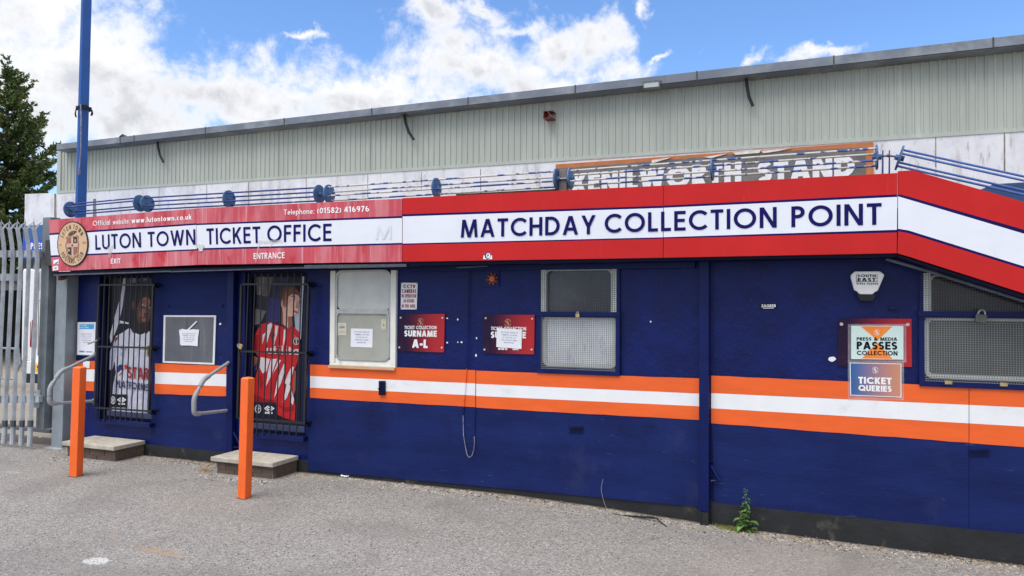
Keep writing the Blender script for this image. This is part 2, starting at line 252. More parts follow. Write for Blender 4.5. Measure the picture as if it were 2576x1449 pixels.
# ------------------------------------------------------------------ lettering: strokes with mitred corners, laid on a surface
def arc(cx, cy, rx, ry, a0, a1, n=None):
    n = n or max(4, int(abs(a1-a0)/14))
    return [(cx+rx*math.cos(math.radians(a0+(a1-a0)*i/n)), cy+ry*math.sin(math.radians(a0+(a1-a0)*i/n))) for i in range(n+1)]
def glyph(c, t):
    h = t/2; L = []; D_ = []      # L: polylines (points, closed), D_: diagonals clipped to the letter's height
    x = .70                        # x-height of small letters
    def ring(cx, cy, rx, ry): L.append((arc(cx, cy, rx, ry, 0, 360, 28)[:-1], True))
    def ln(*p): L.append((list(p), False))
    if c == ' ': return .38, L, D_, 1
    if c == 'A': w = .80; D_ += [((h*1.1, 0), (w/2, 1+h*.6)), ((w-h*1.1, 0), (w/2, 1+h*.6))]; ln((w*.26, .30), (w*.74, .30))
    elif c == 'B':
        w = .58; ln((h, 0), (h, 1)); ln(*([(t, 1-h), (w-.3, 1-h)]+arc(w-.3, .75-h/2+.01, .3-h-.03, .25-h/2-.01, 90, -90)+[(t, .5)])); ln(*([(w-.3, .5)]+arc(w-.3, .25+h/2, .3-h, .25-h/2, 90, -90)+[(t, h)]))
    elif c == 'C': w = .86; ln(*arc(.5, .5, .5-h, .5-h, 42, 318, 24))
    elif c == 'D': w = .76; ln((h, 0), (h, 1)); ln(*([(t, 1-h), (w-.47, 1-h)]+arc(w-.46, .5, .46-h, .5-h, 90, -90, 16)+[(t, h)]))
    elif c == 'E': w = .54; ln((w, 1-h), (h, 1-h), (h, h), (w, h)); ln((t, .52), (w*.93, .52))
    elif c == 'F': w = .50; ln((w, 1-h), (h, 1-h), (h, 0)); ln((t, .52), (w*.93, .52))
    elif c == 'G': w = .92; ln(*(arc(.5, .5, .5-h, .5-h, 42, 355, 24)+[(w-h, .46), (.55, .46)]))
    elif c == 'H': w = .68; ln((h, 0), (h, 1)); ln((w-h, 0), (w-h, 1)); ln((t, .52), (w-t, .52))
    elif c == 'I': w = t; ln((h, 0), (h, 1))
    elif c == 'J': w = .44; ln(*([(w-h, 1), (w-h, .3)]+arc(w/2-.01, .25, w/2-h, .25-h, 0, -170)))
    elif c == 'K': w = .66; ln((h, 0), (h, 1)); D_ += [((t*.9, .42), (w-h, 1.02)), ((w*.42, .58), (w-h, -.02))]
    elif c == 'L': w = .48; ln((h, 1), (h, h), (w, h))
    elif c == 'M': w = .96; D_ += [((h, 0), (h+.08, 1)), ((w-h, 0), (w-h-.08, 1)), ((h+.10, 1), (w/2, 0)), ((w-h-.10, 1), (w/2, 0))]
    elif c == 'N': w = .74; ln((h, 0), (h, 1)); ln((w-h, 0), (w-h, 1)); D_ += [((h*1.1, 1), (w-h*1.1, 0))]
    elif c in 'O': w = 1.0; ring(.5, .5, .5-h, .5-h)
    elif c == '0': w = .58; ring(w/2, .5, w/2-h, .5-h)
    elif c == 'P': w = .56; ln((h, 0), (h, 1)); ln(*([(t, 1-h), (w-.3, 1-h)]+arc(w-.3, .71, .3-h, .29-h, 90, -90)+[(t, .42+h)]))
    elif c == 'Q': w = 1.0; ring(.5, .5, .5-h, .5-h); D_ += [((.56, .36), (.96, -.02))]
    elif c == 'R': w = .60; ln((h, 0), (h, 1)); ln(*([(t, 1-h), (w-.31, 1-h)]+arc(w-.31, .73, .29-h, .27-h, 90, -90)+[(t, .46+h)])); D_ += [((w*.45, .5), (w-h*1.1, 0))]
    elif c in 'S5':
        w = .56
        if c == 'S': ln(*(arc(w/2, .75-h/2, w/2-h, .25-h/2, 25, 270, 14)+arc(w/2, .25+h/2, w/2-h, .25-h/2, 90, -155, 14)[1:]))
        else: ln(*([(w-h, 1-h), (h*1.5, 1-h), (h*1.3, .55)]+arc(w/2-.02, .32, w/2-h+.02, .32-h, 110, -150, 12)))
    elif c == 'T': w = .58; ln((0, 1-h), (w, 1-h)); ln((w/2, 0), (w/2, 1-t))
    elif c == 'U': w = .68; ln(*([(h, 1), (h, w/2)]+arc(w/2, w/2-.02, w/2-h, w/2-.02-h, 180, 360, 12)+[(w-h, w/2), (w-h, 1)]))
    elif c == 'V': w = .74; D_ += [((h*1.05, 1), (w/2, -h*.5)), ((w-h*1.05, 1), (w/2, -h*.5))]
    elif c == 'W': w = 1.10; D_ += [((h, 1), (w*.29, 0)), ((w*.29, 0), (w/2, 1)), ((w/2, 1), (w*.71, 0)), ((w-h, 1), (w*.71, 0))]
    elif c == 'X': w = .70; D_ += [((h*1.1, 0), (w-h*1.1, 1)), ((h*1.1, 1), (w-h*1.1, 0))]
    elif c == 'Y': w = .72; D_ += [((h*1.1, 1.0), (w/2, .40)), ((w-h*1.1, 1.0), (w/2, .40))]; ln((w/2, 0), (w/2, .46))
    elif c == 'Z': w = .6; ln((h*.5, 1-h), (w, 1-h)); ln((0, h), (w, h)); D_ += [((h*1.1, t*.5), (w-h*1.1, 1-t*.5))]
    elif c == '1': w = .36; ln((w-h-.05, 0), (w-h-.05, 1)); D_ += [((0, .74), (w-h-.06, .95))]
    elif c == '2': w = .54; ln(*(arc(w/2, .70, w/2-h, .30-h, 165, -25, 12)+[(h*1.3, h), (w, h)]))
    elif c == '4': w = .60; ln((w*.7, 0), (w*.7, 1)); ln((0, .27), (w, .27)); D_ += [((h, .28), (w*.68, 1))]
    elif c == '6': w = .56; ring(w/2, .31, w/2-h, .31-h); ln(*(arc(w/2+.04, .36, w/2-h+.04, .64-h, 90, 180, 8)[::1]))
    elif c == '7': w = .52; ln((0, 1-h), (w, 1-h)); D_ += [((w*.3, 0), (w-h*1.1, 1))]
    elif c == '8': w = .56; ring(w/2, .27, w/2-h, .27-h); ring(w/2, .77, w/2-h-.03, .23-h)
    elif c == '9': w = .56; ring(w/2, .69, w/2-h, .31-h); ln(*arc(w/2-.04, .64, w/2-h+.04, .64-h, -90, 0, 8))
    elif c == '&': w = .76; ring(w*.42, .78, .16, .22-h); ring(w*.40, .27, .29-h*.5, .27-h); D_ += [((w*.30, .60), (w-h, 0))]; ln((w*.62, .26), (w-h*.4, .44))
    elif c == '.': w = t*1.1; ln((h, 0), (h, t*1.1))
    elif c == ',': w = t*1.1; ln((h*1.2, t), (h*.6, -.12))
    elif c == ':': w = t*1.1; ln((h, 0), (h, t*1.1)); ln((h, x-t*1.1), (h, x))
    elif c == '(': w = .28; ln(*arc(.5, .42, .5-h, .64, 140, 220, 8))
    elif c == ')': w = .28; ln(*arc(-.22, .42, .5-h, .64, 40, -40, 8))
    elif c == '-': w = .34; ln((0, .42), (w, .42))
    elif c == 'a': w = .52; ring(w/2-.01, x/2, w/2-h, x/2-h); ln((w-h, 0), (w-h, x))
    elif c == 'b': w = .54; ring(w/2+.01, x/2, w/2-h, x/2-h); ln((h, 0), (h, 1.03))
    elif c == 'c': w = .46; ln(*arc(w/2+.02, x/2, w/2-h, x/2-h, 50, 310, 14))
    elif c == 'e': w = .52; ln(*(arc(w/2, x/2, w/2-h, x/2-h, -40, -360, 16)+[(t, x/2)]))
    elif c == 'f': w = .34; ln(*([(.14, 0), (.14, .82)]+arc(.30, .84, .16, .18-h, 180, 80, 5))); ln((0, x-h), (w, x-h))
    elif c == 'h': w = .50; ln((h, 0), (h, 1.03)); ln(*([(h, x*.5)]+arc(w/2, x*.62, w/2-h, x*.38-h, 180, 0, 8)+[(w-h, 0)]))
    elif c in 'il': w = t; ln((h, 0), (h, x if c == 'i' else 1.03)); (ln((h, .86), (h, 1.03)) if c == 'i' else None)
    elif c == 'k': w = .50; ln((h, 0), (h, 1.03)); D_ += [((t*.9, .26), (w-h, x)), ((w*.42, .40), (w-h*.9, 0))]; return w, L, D_, x
    elif c == 'm': w = .80; ln((h, 0), (h, x)); [ln(*([(a, x*.5)]+arc(a+.165+h*.4, x*.66, .165+h*.4, x*.34-h, 180, 0, 8)+[(a+.33+h*.8, 0)])) for a in (h, h+.33)]
    elif c == 'n': w = .50; ln((h, 0), (h, x)); ln(*([(h, x*.5)]+arc(w/2, x*.62, w/2-h, x*.38-h, 180, 0, 8)+[(w-h, 0)]))
    elif c == 'o': w = .54; ring(w/2, x/2, w/2-h, x/2-h)
    elif c == 'p': w = .54; ring(w/2+.01, x/2, w/2-h, x/2-h); ln((h, -.28), (h, x))
    elif c == 'r': w = .32; ln((h, 0), (h, x)); ln(*arc(.32, x*.55, .32-h, x*.45-h, 180, 85, 6))
    elif c == 's': w = .44; ln(*(arc(w/2, x*.75-h/2, w/2-h, x*.25-h/2, 25, 270, 10)+arc(w/2, x*.25+h/2, w/2-h, x*.25-h/2, 90, -155, 10)[1:]))
    elif c == 't': w = .32; ln((.14, .95), (.14, .04)); ln((0, x-h), (w, x-h)); ln((.14, h), (w, h))
    elif c == 'u': w = .50; ln((w-h, 0), (w-h, x)); ln(*([(h, x), (h, x*.38)]+arc(w/2, x*.38, w/2-h, x*.38-h, 180, 360, 8)))
    elif c == 'w': w = .74; D_ += [((h, x), (w*.29, 0)), ((w*.29, 0), (w/2, x)), ((w/2, x), (w*.71, 0)), ((w-h, x), (w*.71, 0))]; return w, L, D_, x
    else: w = .5; ln((0, .3), (w, .3))
    return w, L, D_, 1
def ribbon(pts, t, closed):
    pts = [p for i, p in enumerate(pts) if i == 0 or abs(p[0]-pts[i-1][0])+abs(p[1]-pts[i-1][1]) > 1e-4]
    n = len(pts); h = t/2; A = []; B = []
    for i in range(n):
        p = np.array(pts[i]); a = np.array(pts[i-1]) if (closed or i) else None; b = np.array(pts[(i+1) % n]) if (closed or i < n-1) else None
        d1 = (p-a)/max(1e-9, np.hypot(*(p-a))) if a is not None else None; d2 = (b-p)/max(1e-9, np.hypot(*(b-p))) if b is not None else None
        if d1 is None: d1 = d2
        if d2 is None: d2 = d1
        n1 = np.array((-d1[1], d1[0])); n2 = np.array((-d2[1], d2[0])); m = n1+n2; k = np.hypot(*m)
        m = n1 if k < 1e-6 else m/k; s = h/max(.45, m.dot(n1))
        A.append(p+m*s); B.append(p-m*s)
    return A, B
def clip(poly, y0, y1):
    for lim, sg in ((y0, 1), (y1, -1)):
        out = []
        for i in range(len(poly)):
            a, b = poly[i], poly[(i+1) % len(poly)]; ia, ib = (a[1]-lim)*sg >= 0, (b[1]-lim)*sg >= 0
            if ia: out.append(a)
            if ia != ib: s = (lim-a[1])/(b[1]-a[1]); out.append((a[0]+(b[0]-a[0])*s, lim))
        poly = out
        if not poly: return []
    return poly
def text2d(txt, t=.15, gap=.14):
    """polygons of a line of text with cap height 1, and its width"""
    out = []; X = 0.; first = True
    for c in txt:
        w, L, D_, top = glyph(c, t); k = 0
        if not first: X += gap
        first = False
        for pts, closed in L:
            A, B = ribbon(pts, t, closed); n = len(A)
            vs = [(X+p[0], p[1]) for p in A]+[(X+p[0], p[1]) for p in B]
            out.append((vs, [(i, (i+1) % n, n+(i+1) % n, n+i) for i in range(n if closed else n-1)], k)); k += 1
        for a, b in D_:
            a = np.array(a); b = np.array(b); d = (b-a)/np.hypot(*(b-a)); e = d*t*1.2; nn = np.array((-d[1], d[0]))*t/2
            inner = abs(a[1]-round(a[1])) > .05 and abs(a[1]-top) > .05
            a2 = a if inner else a-e; b2 = b+e if abs(b[1]-.40) > .01 or c != 'Y' else b
            pl = clip([tuple(a2+nn), tuple(b2+nn), tuple(b2-nn), tuple(a2-nn)], 0, top)
            if pl: out.append(([(X+p[0], p[1]) for p in pl], [tuple(range(len(pl)))], k)); k += 1
        X += w
    return out, X
def letter(mb, txt, O, U, Vv, mi=0, t=.15, gap=.14, nrm=V((0, -1, 0)), fit=True, eps=.0003, xs=None):
    """lay a line of text: O lower left, U full width, Vv cap height (vectors)"""
    pol, wid = text2d(txt, t, gap); O, U, Vv = V(O), V(U), V(Vv)
    ux = U/wid if fit else U.normalized()*Vv.length*(xs or 1)
    for vs, fs, k in pol: mb.add([O+ux*x+Vv*y+nrm*(eps*k) for x, y in vs], fs, mi)
def ptext(mb, txt, bl, br, tl, Y, mi=0, t=.15, gap=.14):
    o = P(*bl, Y); letter(mb, txt, o, P(*br, Y)-o, P(*tl, Y)-o, mi, t, gap)

# ------------------------------------------------------------------ ground
GX = [-60, -8, -4.5, -3.1, -2.4, -1.7, -.8, .2, 1.3, 4, 60]; GZ = [0, 0, 0, 0, .0, -.02, -.06, -.08, -.10, -.12, -.12]
def gz(x): return float(np.interp(x, GX, GZ))
m = bpy.data.materials.new('asphalt'); m.use_nodes = True; t = m.node_tree; g = NG(t); b = t.nodes['Principled BSDF']
tc = g.n('ShaderNodeTexCoord'); ov = tc.outputs['Object']
def vor(scale, feat='F1', out='Color'):
    x = g.n('ShaderNodeTexVoronoi', feature=feat); g.l(ov, x.inputs['Vector']); x.inputs['Scale'].default_value = scale; return x
vc = vor(110); sx = g.n('ShaderNodeSeparateXYZ'); g.l(vc.outputs['Color'], sx.inputs[0])
c = g.mix(g.ss(g.noise(ov, 1.3, 5, .6), .3, .7), (.318, .294, .268), (.365, .337, .308))
c = g.mix(g.ss(sx.outputs[0], .1, .95), g.mix(.50, c, (.13, .12, .11)), g.mix(.40, c, (.58, .55, .515)))
c = g.mix(g.m('MULTIPLY', g.ss(g.noise(ov, 38, 5, .7), .47, .70), .50), c, (.12, .11, .10))
c = g.mix(g.m('GREATER_THAN', sx.outputs[1], .992), c, (.62, .61, .6))
c = g.mix(g.m('GREATER_THAN', sx.outputs[2], .985), c, (.035, .033, .03))
c = g.mix(g.m('MULTIPLY', g.ss(g.noise(ov, .5, 4, .55), .48, .70), .5), c, (.36, .315, .265))
c = g.mix(g.m('MULTIPLY', g.ss(g.noise(ov, .9, 5, .6, dist=.6), .50, .66), .42), c, (.20, .186, .172))
def blot(cx, cy, rx, ry, nscale, lo, hi):
    s = g.n('ShaderNodeSeparateXYZ'); g.l(ov, s.inputs[0])
    u = g.m('DIVIDE', g.m('SUBTRACT', s.outputs[0], cx), rx); w = g.m('DIVIDE', g.m('SUBTRACT', s.outputs[1], cy), ry)
    d = g.m('SUBTRACT', 1.0, g.m('SQRT', g.m('ADD', g.m('MULTIPLY', u, u), g.m('MULTIPLY', w, w))))
    return g.ss(g.m('ADD', d, g.m('MULTIPLY', g.m('SUBTRACT', g.noise(ov, nscale, 5, .7), .5), 1.1)), lo, hi)
for (px, py, rx, ry, ns, col, amt, lo, hi) in ((243, 1411, .125, .09, 55, (.70, .70, .68), .9, .26, .34), (401, 1387, .27, .06, 16, (.42, .31, .19), .8, .05, .5), (282, 1344, .05, .05, 30, (.42, .30, .18), .7, .1, .5),
                                       (30, 1188, .14, .06, 20, (.5, .47, .4), .6, .05, .5), (1310, 1262, .32, .035, 14, (.50, .43, .32), .8, .0, .4), (1000, 1222, .30, .03, 14, (.46, .38, .27), .7, .0, .4), (1420, 1282, .30, .022, 20, (.52, .49, .44), .6, .1, .4), (960, 1330, .5, .3, 5, (.2, .185, .17), .35, .1, .6), (1700, 1420, .5, .25, 5, (.2, .185, .17), .3, .1, .6)):
    q = G(px, py); c = g.mix(g.m('MULTIPLY', g.m('MULTIPLY', blot(q.x, q.y, rx, ry, ns, lo, hi), amt), g.ss(sx.outputs[0], .12, .45, .25, 1.)), c, col)
s = g.n('ShaderNodeSeparateXYZ'); g.l(ov, s.inputs[0])
edge = g.ss(g.m('ADD', s.outputs[1], g.m('MULTIPLY', g.noise(ov, 4, 4, .6), .35)), -.12, .12)        # silt and gravel dust against the wall
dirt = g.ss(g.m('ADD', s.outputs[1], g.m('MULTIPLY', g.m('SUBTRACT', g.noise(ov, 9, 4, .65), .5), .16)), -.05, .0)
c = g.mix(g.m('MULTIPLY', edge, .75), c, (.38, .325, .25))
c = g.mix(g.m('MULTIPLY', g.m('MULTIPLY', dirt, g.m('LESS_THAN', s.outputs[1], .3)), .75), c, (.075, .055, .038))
g.l(c, b.inputs['Base Color']); b.inputs['Roughness'].default_value = .9; b.inputs['Specular IOR Level'].default_value = .25
bn = g.n('ShaderNodeBump'); bn.inputs['Strength'].default_value = 1.0; bn.inputs['Distance'].default_value = .010
g.l(g.m('ADD', vc.outputs['Distance'], g.m('MULTIPLY', g.noise(ov, 30, 5, .7), .9)), bn.inputs['Height']); g.l(bn.outputs[0], b.inputs['Normal'])
M_asph = m
xs = [-700, -120]+GX[1:-1]+[60, 700]; ys = [-400, -60, -8, -3, -.5, 0, 5, 40, 700]
mb = MB(); mb.add([(x, y, gz(x)) for y in ys for x in xs], [(j*len(xs)+i, j*len(xs)+i+1, (j+1)*len(xs)+i+1, (j+1)*len(xs)+i) for j in range(len(ys)-1) for i in range(len(xs)-1)])
tag(mb.build('ground', M_asph), kind='structure')

# ------------------------------------------------------------------ ticket office
FY = -.30                                                        # front of the fascia boards
office = thing('ticket_office', 'low navy blue ticket office with an orange and white stripe along its wall', 'building', (-4, 0, 0))
XL, XR, ZT = -7.80, P(3285, 900).x, 2.02
def px_(x, y=800, Y=0): return P(x, y, Y).x
def pz(x, y, Y=0): return P(x, y, Y).z
# openings: (x0, x1, z0, z1)
d1 = (px_(244, 870), px_(391, 870), pz(320, 1064), 1.93)
d2 = (px_(612, 870), px_(768, 870), pz(690, 1098), 1.93)
w1 = (px_(836, 800), px_(992, 800), pz(910, 916), 1.93)
w2 = (px_(1361, 800), px_(1551, 800), pz(1455, 928), 1.93)
w3 = (px_(2323, 800), px_(2323, 800)+.88, pz(2400, 958), 1.86)
def wall_holes(mb, x0, x1, z0, z1, holes, y, dep, mi=0):
    X = sorted({x0, x1, *[v for h in holes for v in h[:2]]}); Z = sorted({z0, z1, *[v for h in holes for v in h[2:]]})
    for a, b_ in zip(X, X[1:]):
        for c_, d_ in zip(Z, Z[1:]):
            if any(h[0] < (a+b_)/2 < h[1] and h[2] < (c_+d_)/2 < h[3] for h in holes): continue
            mb.poly([(a, y, c_), (b_, y, c_), (b_, y, d_), (a, y, d_)], mi)
    for (a, b_, c_, d_) in holes:
        mb.poly([(a, y, c_), (a, y+dep, c_), (a, y+dep, d_), (a, y, d_)], mi); mb.poly([(b_, y, c_), (b_, y+dep, c_), (b_, y+dep, d_), (b_, y, d_)], mi)
        mb.poly([(a, y, c_), (b_, y, c_), (b_, y+dep, c_), (a, y+dep, c_)], mi); mb.poly([(a, y, d_), (b_, y, d_), (b_, y+dep, d_), (a, y+dep, d_)], mi)
mb = MB(); wall_holes(mb, XL, XR, .0, ZT, [d1, d2, w1, w2, w3], .02, .16)
mb.poly([(XL, .02, 0), (XL, 3.6, 0), (XL, 3.6, ZT), (XL, .02, ZT)]); mb.poly([(XR, .02, 0), (XR, 3.6, 0), (XR, 3.6, ZT), (XR, .02, ZT)]); mb.poly([(XL, 3.6, 0), (XR, 3.6, 0), (XR, 3.6, ZT), (XL, 3.6, ZT)])
mb.build('wall', M_wall, office, recalc=False)
# dark room behind the openings
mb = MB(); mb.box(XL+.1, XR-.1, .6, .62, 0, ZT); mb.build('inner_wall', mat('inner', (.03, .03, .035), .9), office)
# lower boarding, stands proud of the stucco; x ranges between doors, post and right end
def strip(mb, top, bot, Y, mi, wob=.0, n=14):
    """band between two image lines (lists of two or more points), split finely with a hand-painted edge"""
    xs_ = np.linspace(top[0][0], top[-1][0], n+1)
    f = lambda ln, x: float(np.interp(x, [p[0] for p in ln], [p[1] for p in ln]))
    a = [P(x, f(top, x), Y)+V((0, 0, wob*random.uniform(-1, 1))) for x in xs_]; b_ = [P(x, f(bot, x), Y)+V((0, 0, wob*random.uniform(-1, 1))) for x in xs_]
    for i in range(n): mb.poly([b_[i], b_[i+1], a[i+1], a[i]], mi)
XE = 3300
def ext(p, q, x=XE): return (x, p[1]+(q[1]-p[1])*(x-p[0])/(q[0]-p[0]))
boards = [([(779, 917), (1197, 931), (1761, 953)], [(773, 1183), (1197, 1222), (1761, 1276)]),
          ([(1787, 945), (2437, 973)], [(1797, 1270), (2437, 1337)]),
          ([(2438, 972.5), ext((2438, 972.5), (2576, 979))], [(2438, 1336.5), ext((2438, 1336.5), (2576, 1351.5))])]
mb = MB()
for top, bot in boards:
    pts = [P(x, y, 0) for x, y in bot]+[P(x, y, 0) for x, y in reversed(top)]
    mb.prism(pts, (0, .03, 0))
mb.prism(quad((385, 690), (577, 684), (575, 1143), (380, 1132), .008), (0, .02, 0))
mb.build('lower_boarding', M_board, office)
# the painted stripe
def stripe(o0, w0, w1_, o1, Y=-.004, n=14):
    mb = MB(); strip(mb, o0, w0, Y, 0, .0022, n); strip(mb, w0, w1_, Y-.0003, 1, .0, n); strip(mb, w1_, o1, Y, 0, .0022, n); mb.build('painted_stripe', [M_orange, M_white], office, recalc=False)
stripe([(172, 906), (240, 908)], [(171, 927.5), (240, 929.5)], [(170, 956), (238, 960)], [(169, 979), (237, 984)], .014, 4)
stripe([(390, 914), (571, 920)], [(390, 936), (571, 941.5)], [(389, 965), (570, 972)], [(388, 990.5), (569, 997)], .003, 8)
A_ = lambda p, q, x: p[1]+(q[1]-p[1])*(x-p[0])/(q[0]-p[0])
for a, b_ in ((780, 1196), (1197.5, 1760)):
    f = lambda p, q: [(a, A_(p, q, a)), (b_, A_(p, q, b_))]
    k = 1.5 if a > 1000 else 0
    stripe(f((779, 916.5+k), (1760, 952.5)), f((779, 946+k), (1760, 990)), f((779, 975+k), (1760, 1022)), f((779, 1001+k), (1760, 1056.5)))
for a, b_ in ((1789, 2437), (2438.5, 3290)):
    f = lambda p, q: [(a, A_(p, q, a)), (b_, A_(p, q, b_))]
    stripe(f((1789, 945), (2576, 978.5)), f((1789, 989), (2576, 1025)), f((1789, 1027), (2576, 1073)), f((1789, 1064.5), (2576, 1124.6)))
# bitumen plinth
mb = MB(); mb.box(XL+.02, px_(577), .0, .018, -.15, .115); mb.box(px_(577), XR, .01, .018, -.2, .115); mb.box(px_(1790, 1290), XR, -.002, .009, -.25, .105)
mb.build('plinth', M_plinth, office)
# timber posts
def post(xa, xb, yb, Y0, nm='post'):
    m_ = MB(); a, b_ = px_(xa, 900), px_(xb, 900); z0 = pz((xa+xb)/2, yb)
    m_.box(a, b_, Y0, .0, z0, 1.98); o = m_.build(nm, M_navy, office, bevel=.006); return a, b_, z0
a, b_, z0 = post(1761, 1786, 1283, -.06)
mb = MB(); mb.box(a+.006, b_-.004, -.055, .0, gz(a)-.1, z0); mb.build('post_foot', M_plinth, office, bevel=.005)
post(578, 594, 1136, -.05); 
for (bx, by, s) in ((596, 1108, 1), (1797, 1192, 1)):             # bent stays at the foot of the posts
    m_ = MB(); p = P(bx-8, by-20, -.02); q = P(bx+11, by+16, -.02); r_ = P(bx-7, by+18, -.02)
    m_.tube([p+V((0, .02, 0)), p, q, r_, r_+V((0, .02, 0))], .013, 6); m_.build('stay_bracket', M_navy, office)
# roof deck and soffit under the boards
mb = MB(); mb.box(XL-.1, P(2262, 500, FY).x, FY+.09, 3.7, 2.02, 2.30); mb.build('roof', mat('roof_felt', (.06, .06, .065), .9), office)
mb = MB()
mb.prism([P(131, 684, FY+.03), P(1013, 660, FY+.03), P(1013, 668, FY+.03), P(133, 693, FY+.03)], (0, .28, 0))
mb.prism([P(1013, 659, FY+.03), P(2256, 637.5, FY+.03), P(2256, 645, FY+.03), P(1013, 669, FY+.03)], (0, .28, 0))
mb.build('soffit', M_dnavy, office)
mb = MB(); mb.box(px_(1030, 680), px_(1750, 665), -.035, .015, 1.915, 1.985); mb.build('wall_plate', M_navy, office, bevel=.004)
mb = MB()
mb.prism([P(137, 690, FY+.02), P(430, 681, FY+.02), P(430, 684, FY+.02), P(137, 694, FY+.02)], (0, -.012, 0)); mb.prism([P(430, 682, FY+.02), P(770, 672, FY+.02), P(770, 675, FY+.02), P(430, 685, FY+.02)], (0, -.012, 0))
mb.prism([P(768, 667, FY+.02), P(1024, 664, FY+.02), P(1024, 671, FY+.02), P(768, 676, FY+.02)], (0, -.014, 0)); mb.prism([P(1150, 672, FY+.1), P(1228, 668.5, FY+.1), P(1228, 671, FY+.1), P(1150, 675, FY+.1)], (0, -.014, 0))
mb.build('drip_flashing', mat('lead', lin(70, 74, 84), .5, .3, 20), office)
# broken corner bits under the far end of the boards
mb = MB(); mb.prism([P(146, 693, FY+.1), P(158, 690, FY+.1), P(156, 702, FY+.1), P(145, 705, FY+.1)], (0, .05, 0)); mb.tube([P(150, 703, FY+.1), P(181, 692, FY+.1)], .008, 6)
mb.build('broken_bracket', mat('rust', lin(78, 46, 42), .8, .3, 20), office)
# the blue roof rising behind the sloping board
mb = MB(); mb.prism([P(2440, 488, .35), P(2900, 600, .35), P(2900, 440, .35), P(2570, 459, .35), P(2500, 463, .35)], (0, 2.5, 0)); mb.build('turnstile_roof', mat('blue_sheet', lin(44, 74, 118), .5, .12, 4), office)
# sloping soffit and black rainwater pipe under the sloping board
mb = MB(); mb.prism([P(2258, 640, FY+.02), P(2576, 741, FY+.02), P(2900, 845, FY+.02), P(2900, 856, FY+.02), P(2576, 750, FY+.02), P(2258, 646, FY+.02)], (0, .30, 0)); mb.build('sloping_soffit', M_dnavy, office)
mb = MB(); mb.tube([P(2229, 651, -.12), P(2332, 681, -.12), P(2576, 757, -.12), P(2900, 860, -.12)], .012, 8); mb.build('rainwater_pipe', mat('pipe_grey', lin(92, 100, 116), .45, .25, 14), office)
m_ = MB(); m_.prism([P(2264, 600, FY+.06), P(2860, 785, FY+.06), P(2860, 795, FY+.06), P(2264, 612, FY+.06)], (0, 3.6, 0)); m_.build('sloping_roof', mat('roof_felt', (.06, .06, .065)), office)
# conduit with hanging loop
mb = MB(); mb.tube([P(1180, 676, -.0), P(1178.5, 740, -.0), P(1177, 840, -.005), P(1174, 928, -.012)], .0045, 6)
for y0_, y1_, mi_ in ((928, 964, 1), (964, 993, 2), (993, 1023, 1), (1023, 1045, 0)): mb.tube([P(1174-(y0_-928)*.077, y0_, -.012), P(1174-(y1_-928)*.077, y1_, -.012)], .0045, 6, mi_)
mb.tube([P(1197, 932, -.004), P(1196.5, 1020, -.004), P(1193.5, 1098, -.008)], .003, 6); mb.build('conduit', [M_navy, M_orange, M_white], office)
mb = MB(); mb.tube([P(1165, 1045, -.012), P(1166, 1095, -.014), P(1171, 1125, -.016), P(1175, 1144, -.018), P(1180, 1151, -.02), P(1187, 1147, -.02), P(1192, 1132, -.016), P(1193.5, 1116, -.012), P(1193.3, 1098, -.008)], .0042, 6); mb.build('loose_cable', mat('grey_cable', lin(120, 122, 140), .5, .4, 20), office)
# vents and hatches screwed to the boarding
def plate(x0, y0, x1, y1, nm):
    m_ = MB(); q = rect(x0, y0, x1, y1, 0); m_.prism(q, (0, -.012, 0)); i = rect(x0+3, y0+3, x1-3, y1-3, -.0125); m_.prism(i, (0, -.004, 0), 1)
    m_.build(nm, [M_navy, M_dnavy], office)
plate(1431.6, 1073, 1466.6, 1087.5, 'vent_plate'); plate(2438, 1130, 2489, 1145, 'vent_plate')
m_ = MB(); m_.prism(rect(955.5, 958, 970.5, 993.5, -.005), (0, -.022, 0)); m_.tube([P(957, 976, -.03), P(951, 979, -.04)], .008, 6); m_.build('bolt_plate', M_dnavy, office, bevel=.002)
for (x, y) in ((425, 770), (559, 769), (2246, 775)):
    m_ = MB(); q = P(x, y, .02); m_.box(q.x-.025, q.x+.025, -.005, .02, q.z-.012, q.z+.012); m_.build('wall_cleat', M_navy, office, bevel=.003)
# extractor fan set in the wall
fan = MB(); c = P(1238.6, 701.5, .0); R = .055
fan.prism(rect(1216, 678, 1257, 722, .018), (0, -.012, 0)); fan.build('fan_plate', M_wall, office, bevel=.002)
fan = MB(); fan.disc(c+V((0, -.001, 0)), (R, 0, 0), (0, 0, R), 28, (0, .006, 0)); fh = fan.build('fan_hole', mat('hole_dark', (.006, .006, .01), .9), office)  # flat near-black disc stands in for the dark inside the opening
fan = MB()
for k in range(8):
    a = k*math.pi/4+.2; d_ = V((math.cos(a), 0, math.sin(a))); e_ = V((-math.sin(a), 0, math.cos(a)))
    fan.poly([c+d_*.012+e_*.004+V((0, -.004, 0)), c+d_*R*.95+e_*.013+V((0, -.002, 0)), c+d_*R*.95-e_*.011+V((0, -.008, 0)), c+d_*.012-e_*.006+V((0, -.006, 0))])
fan.disc(c+V((0, -.004, 0)), (.024, 0, 0), (0, 0, .024), 20, (0, -.008, 0), 1); fan.build('fan_rotor', [mat('fan_brown', lin(120, 58, 40), .6, .3, 30), mat('fan_hub', lin(196, 100, 62), .6, .1, 20)], office)
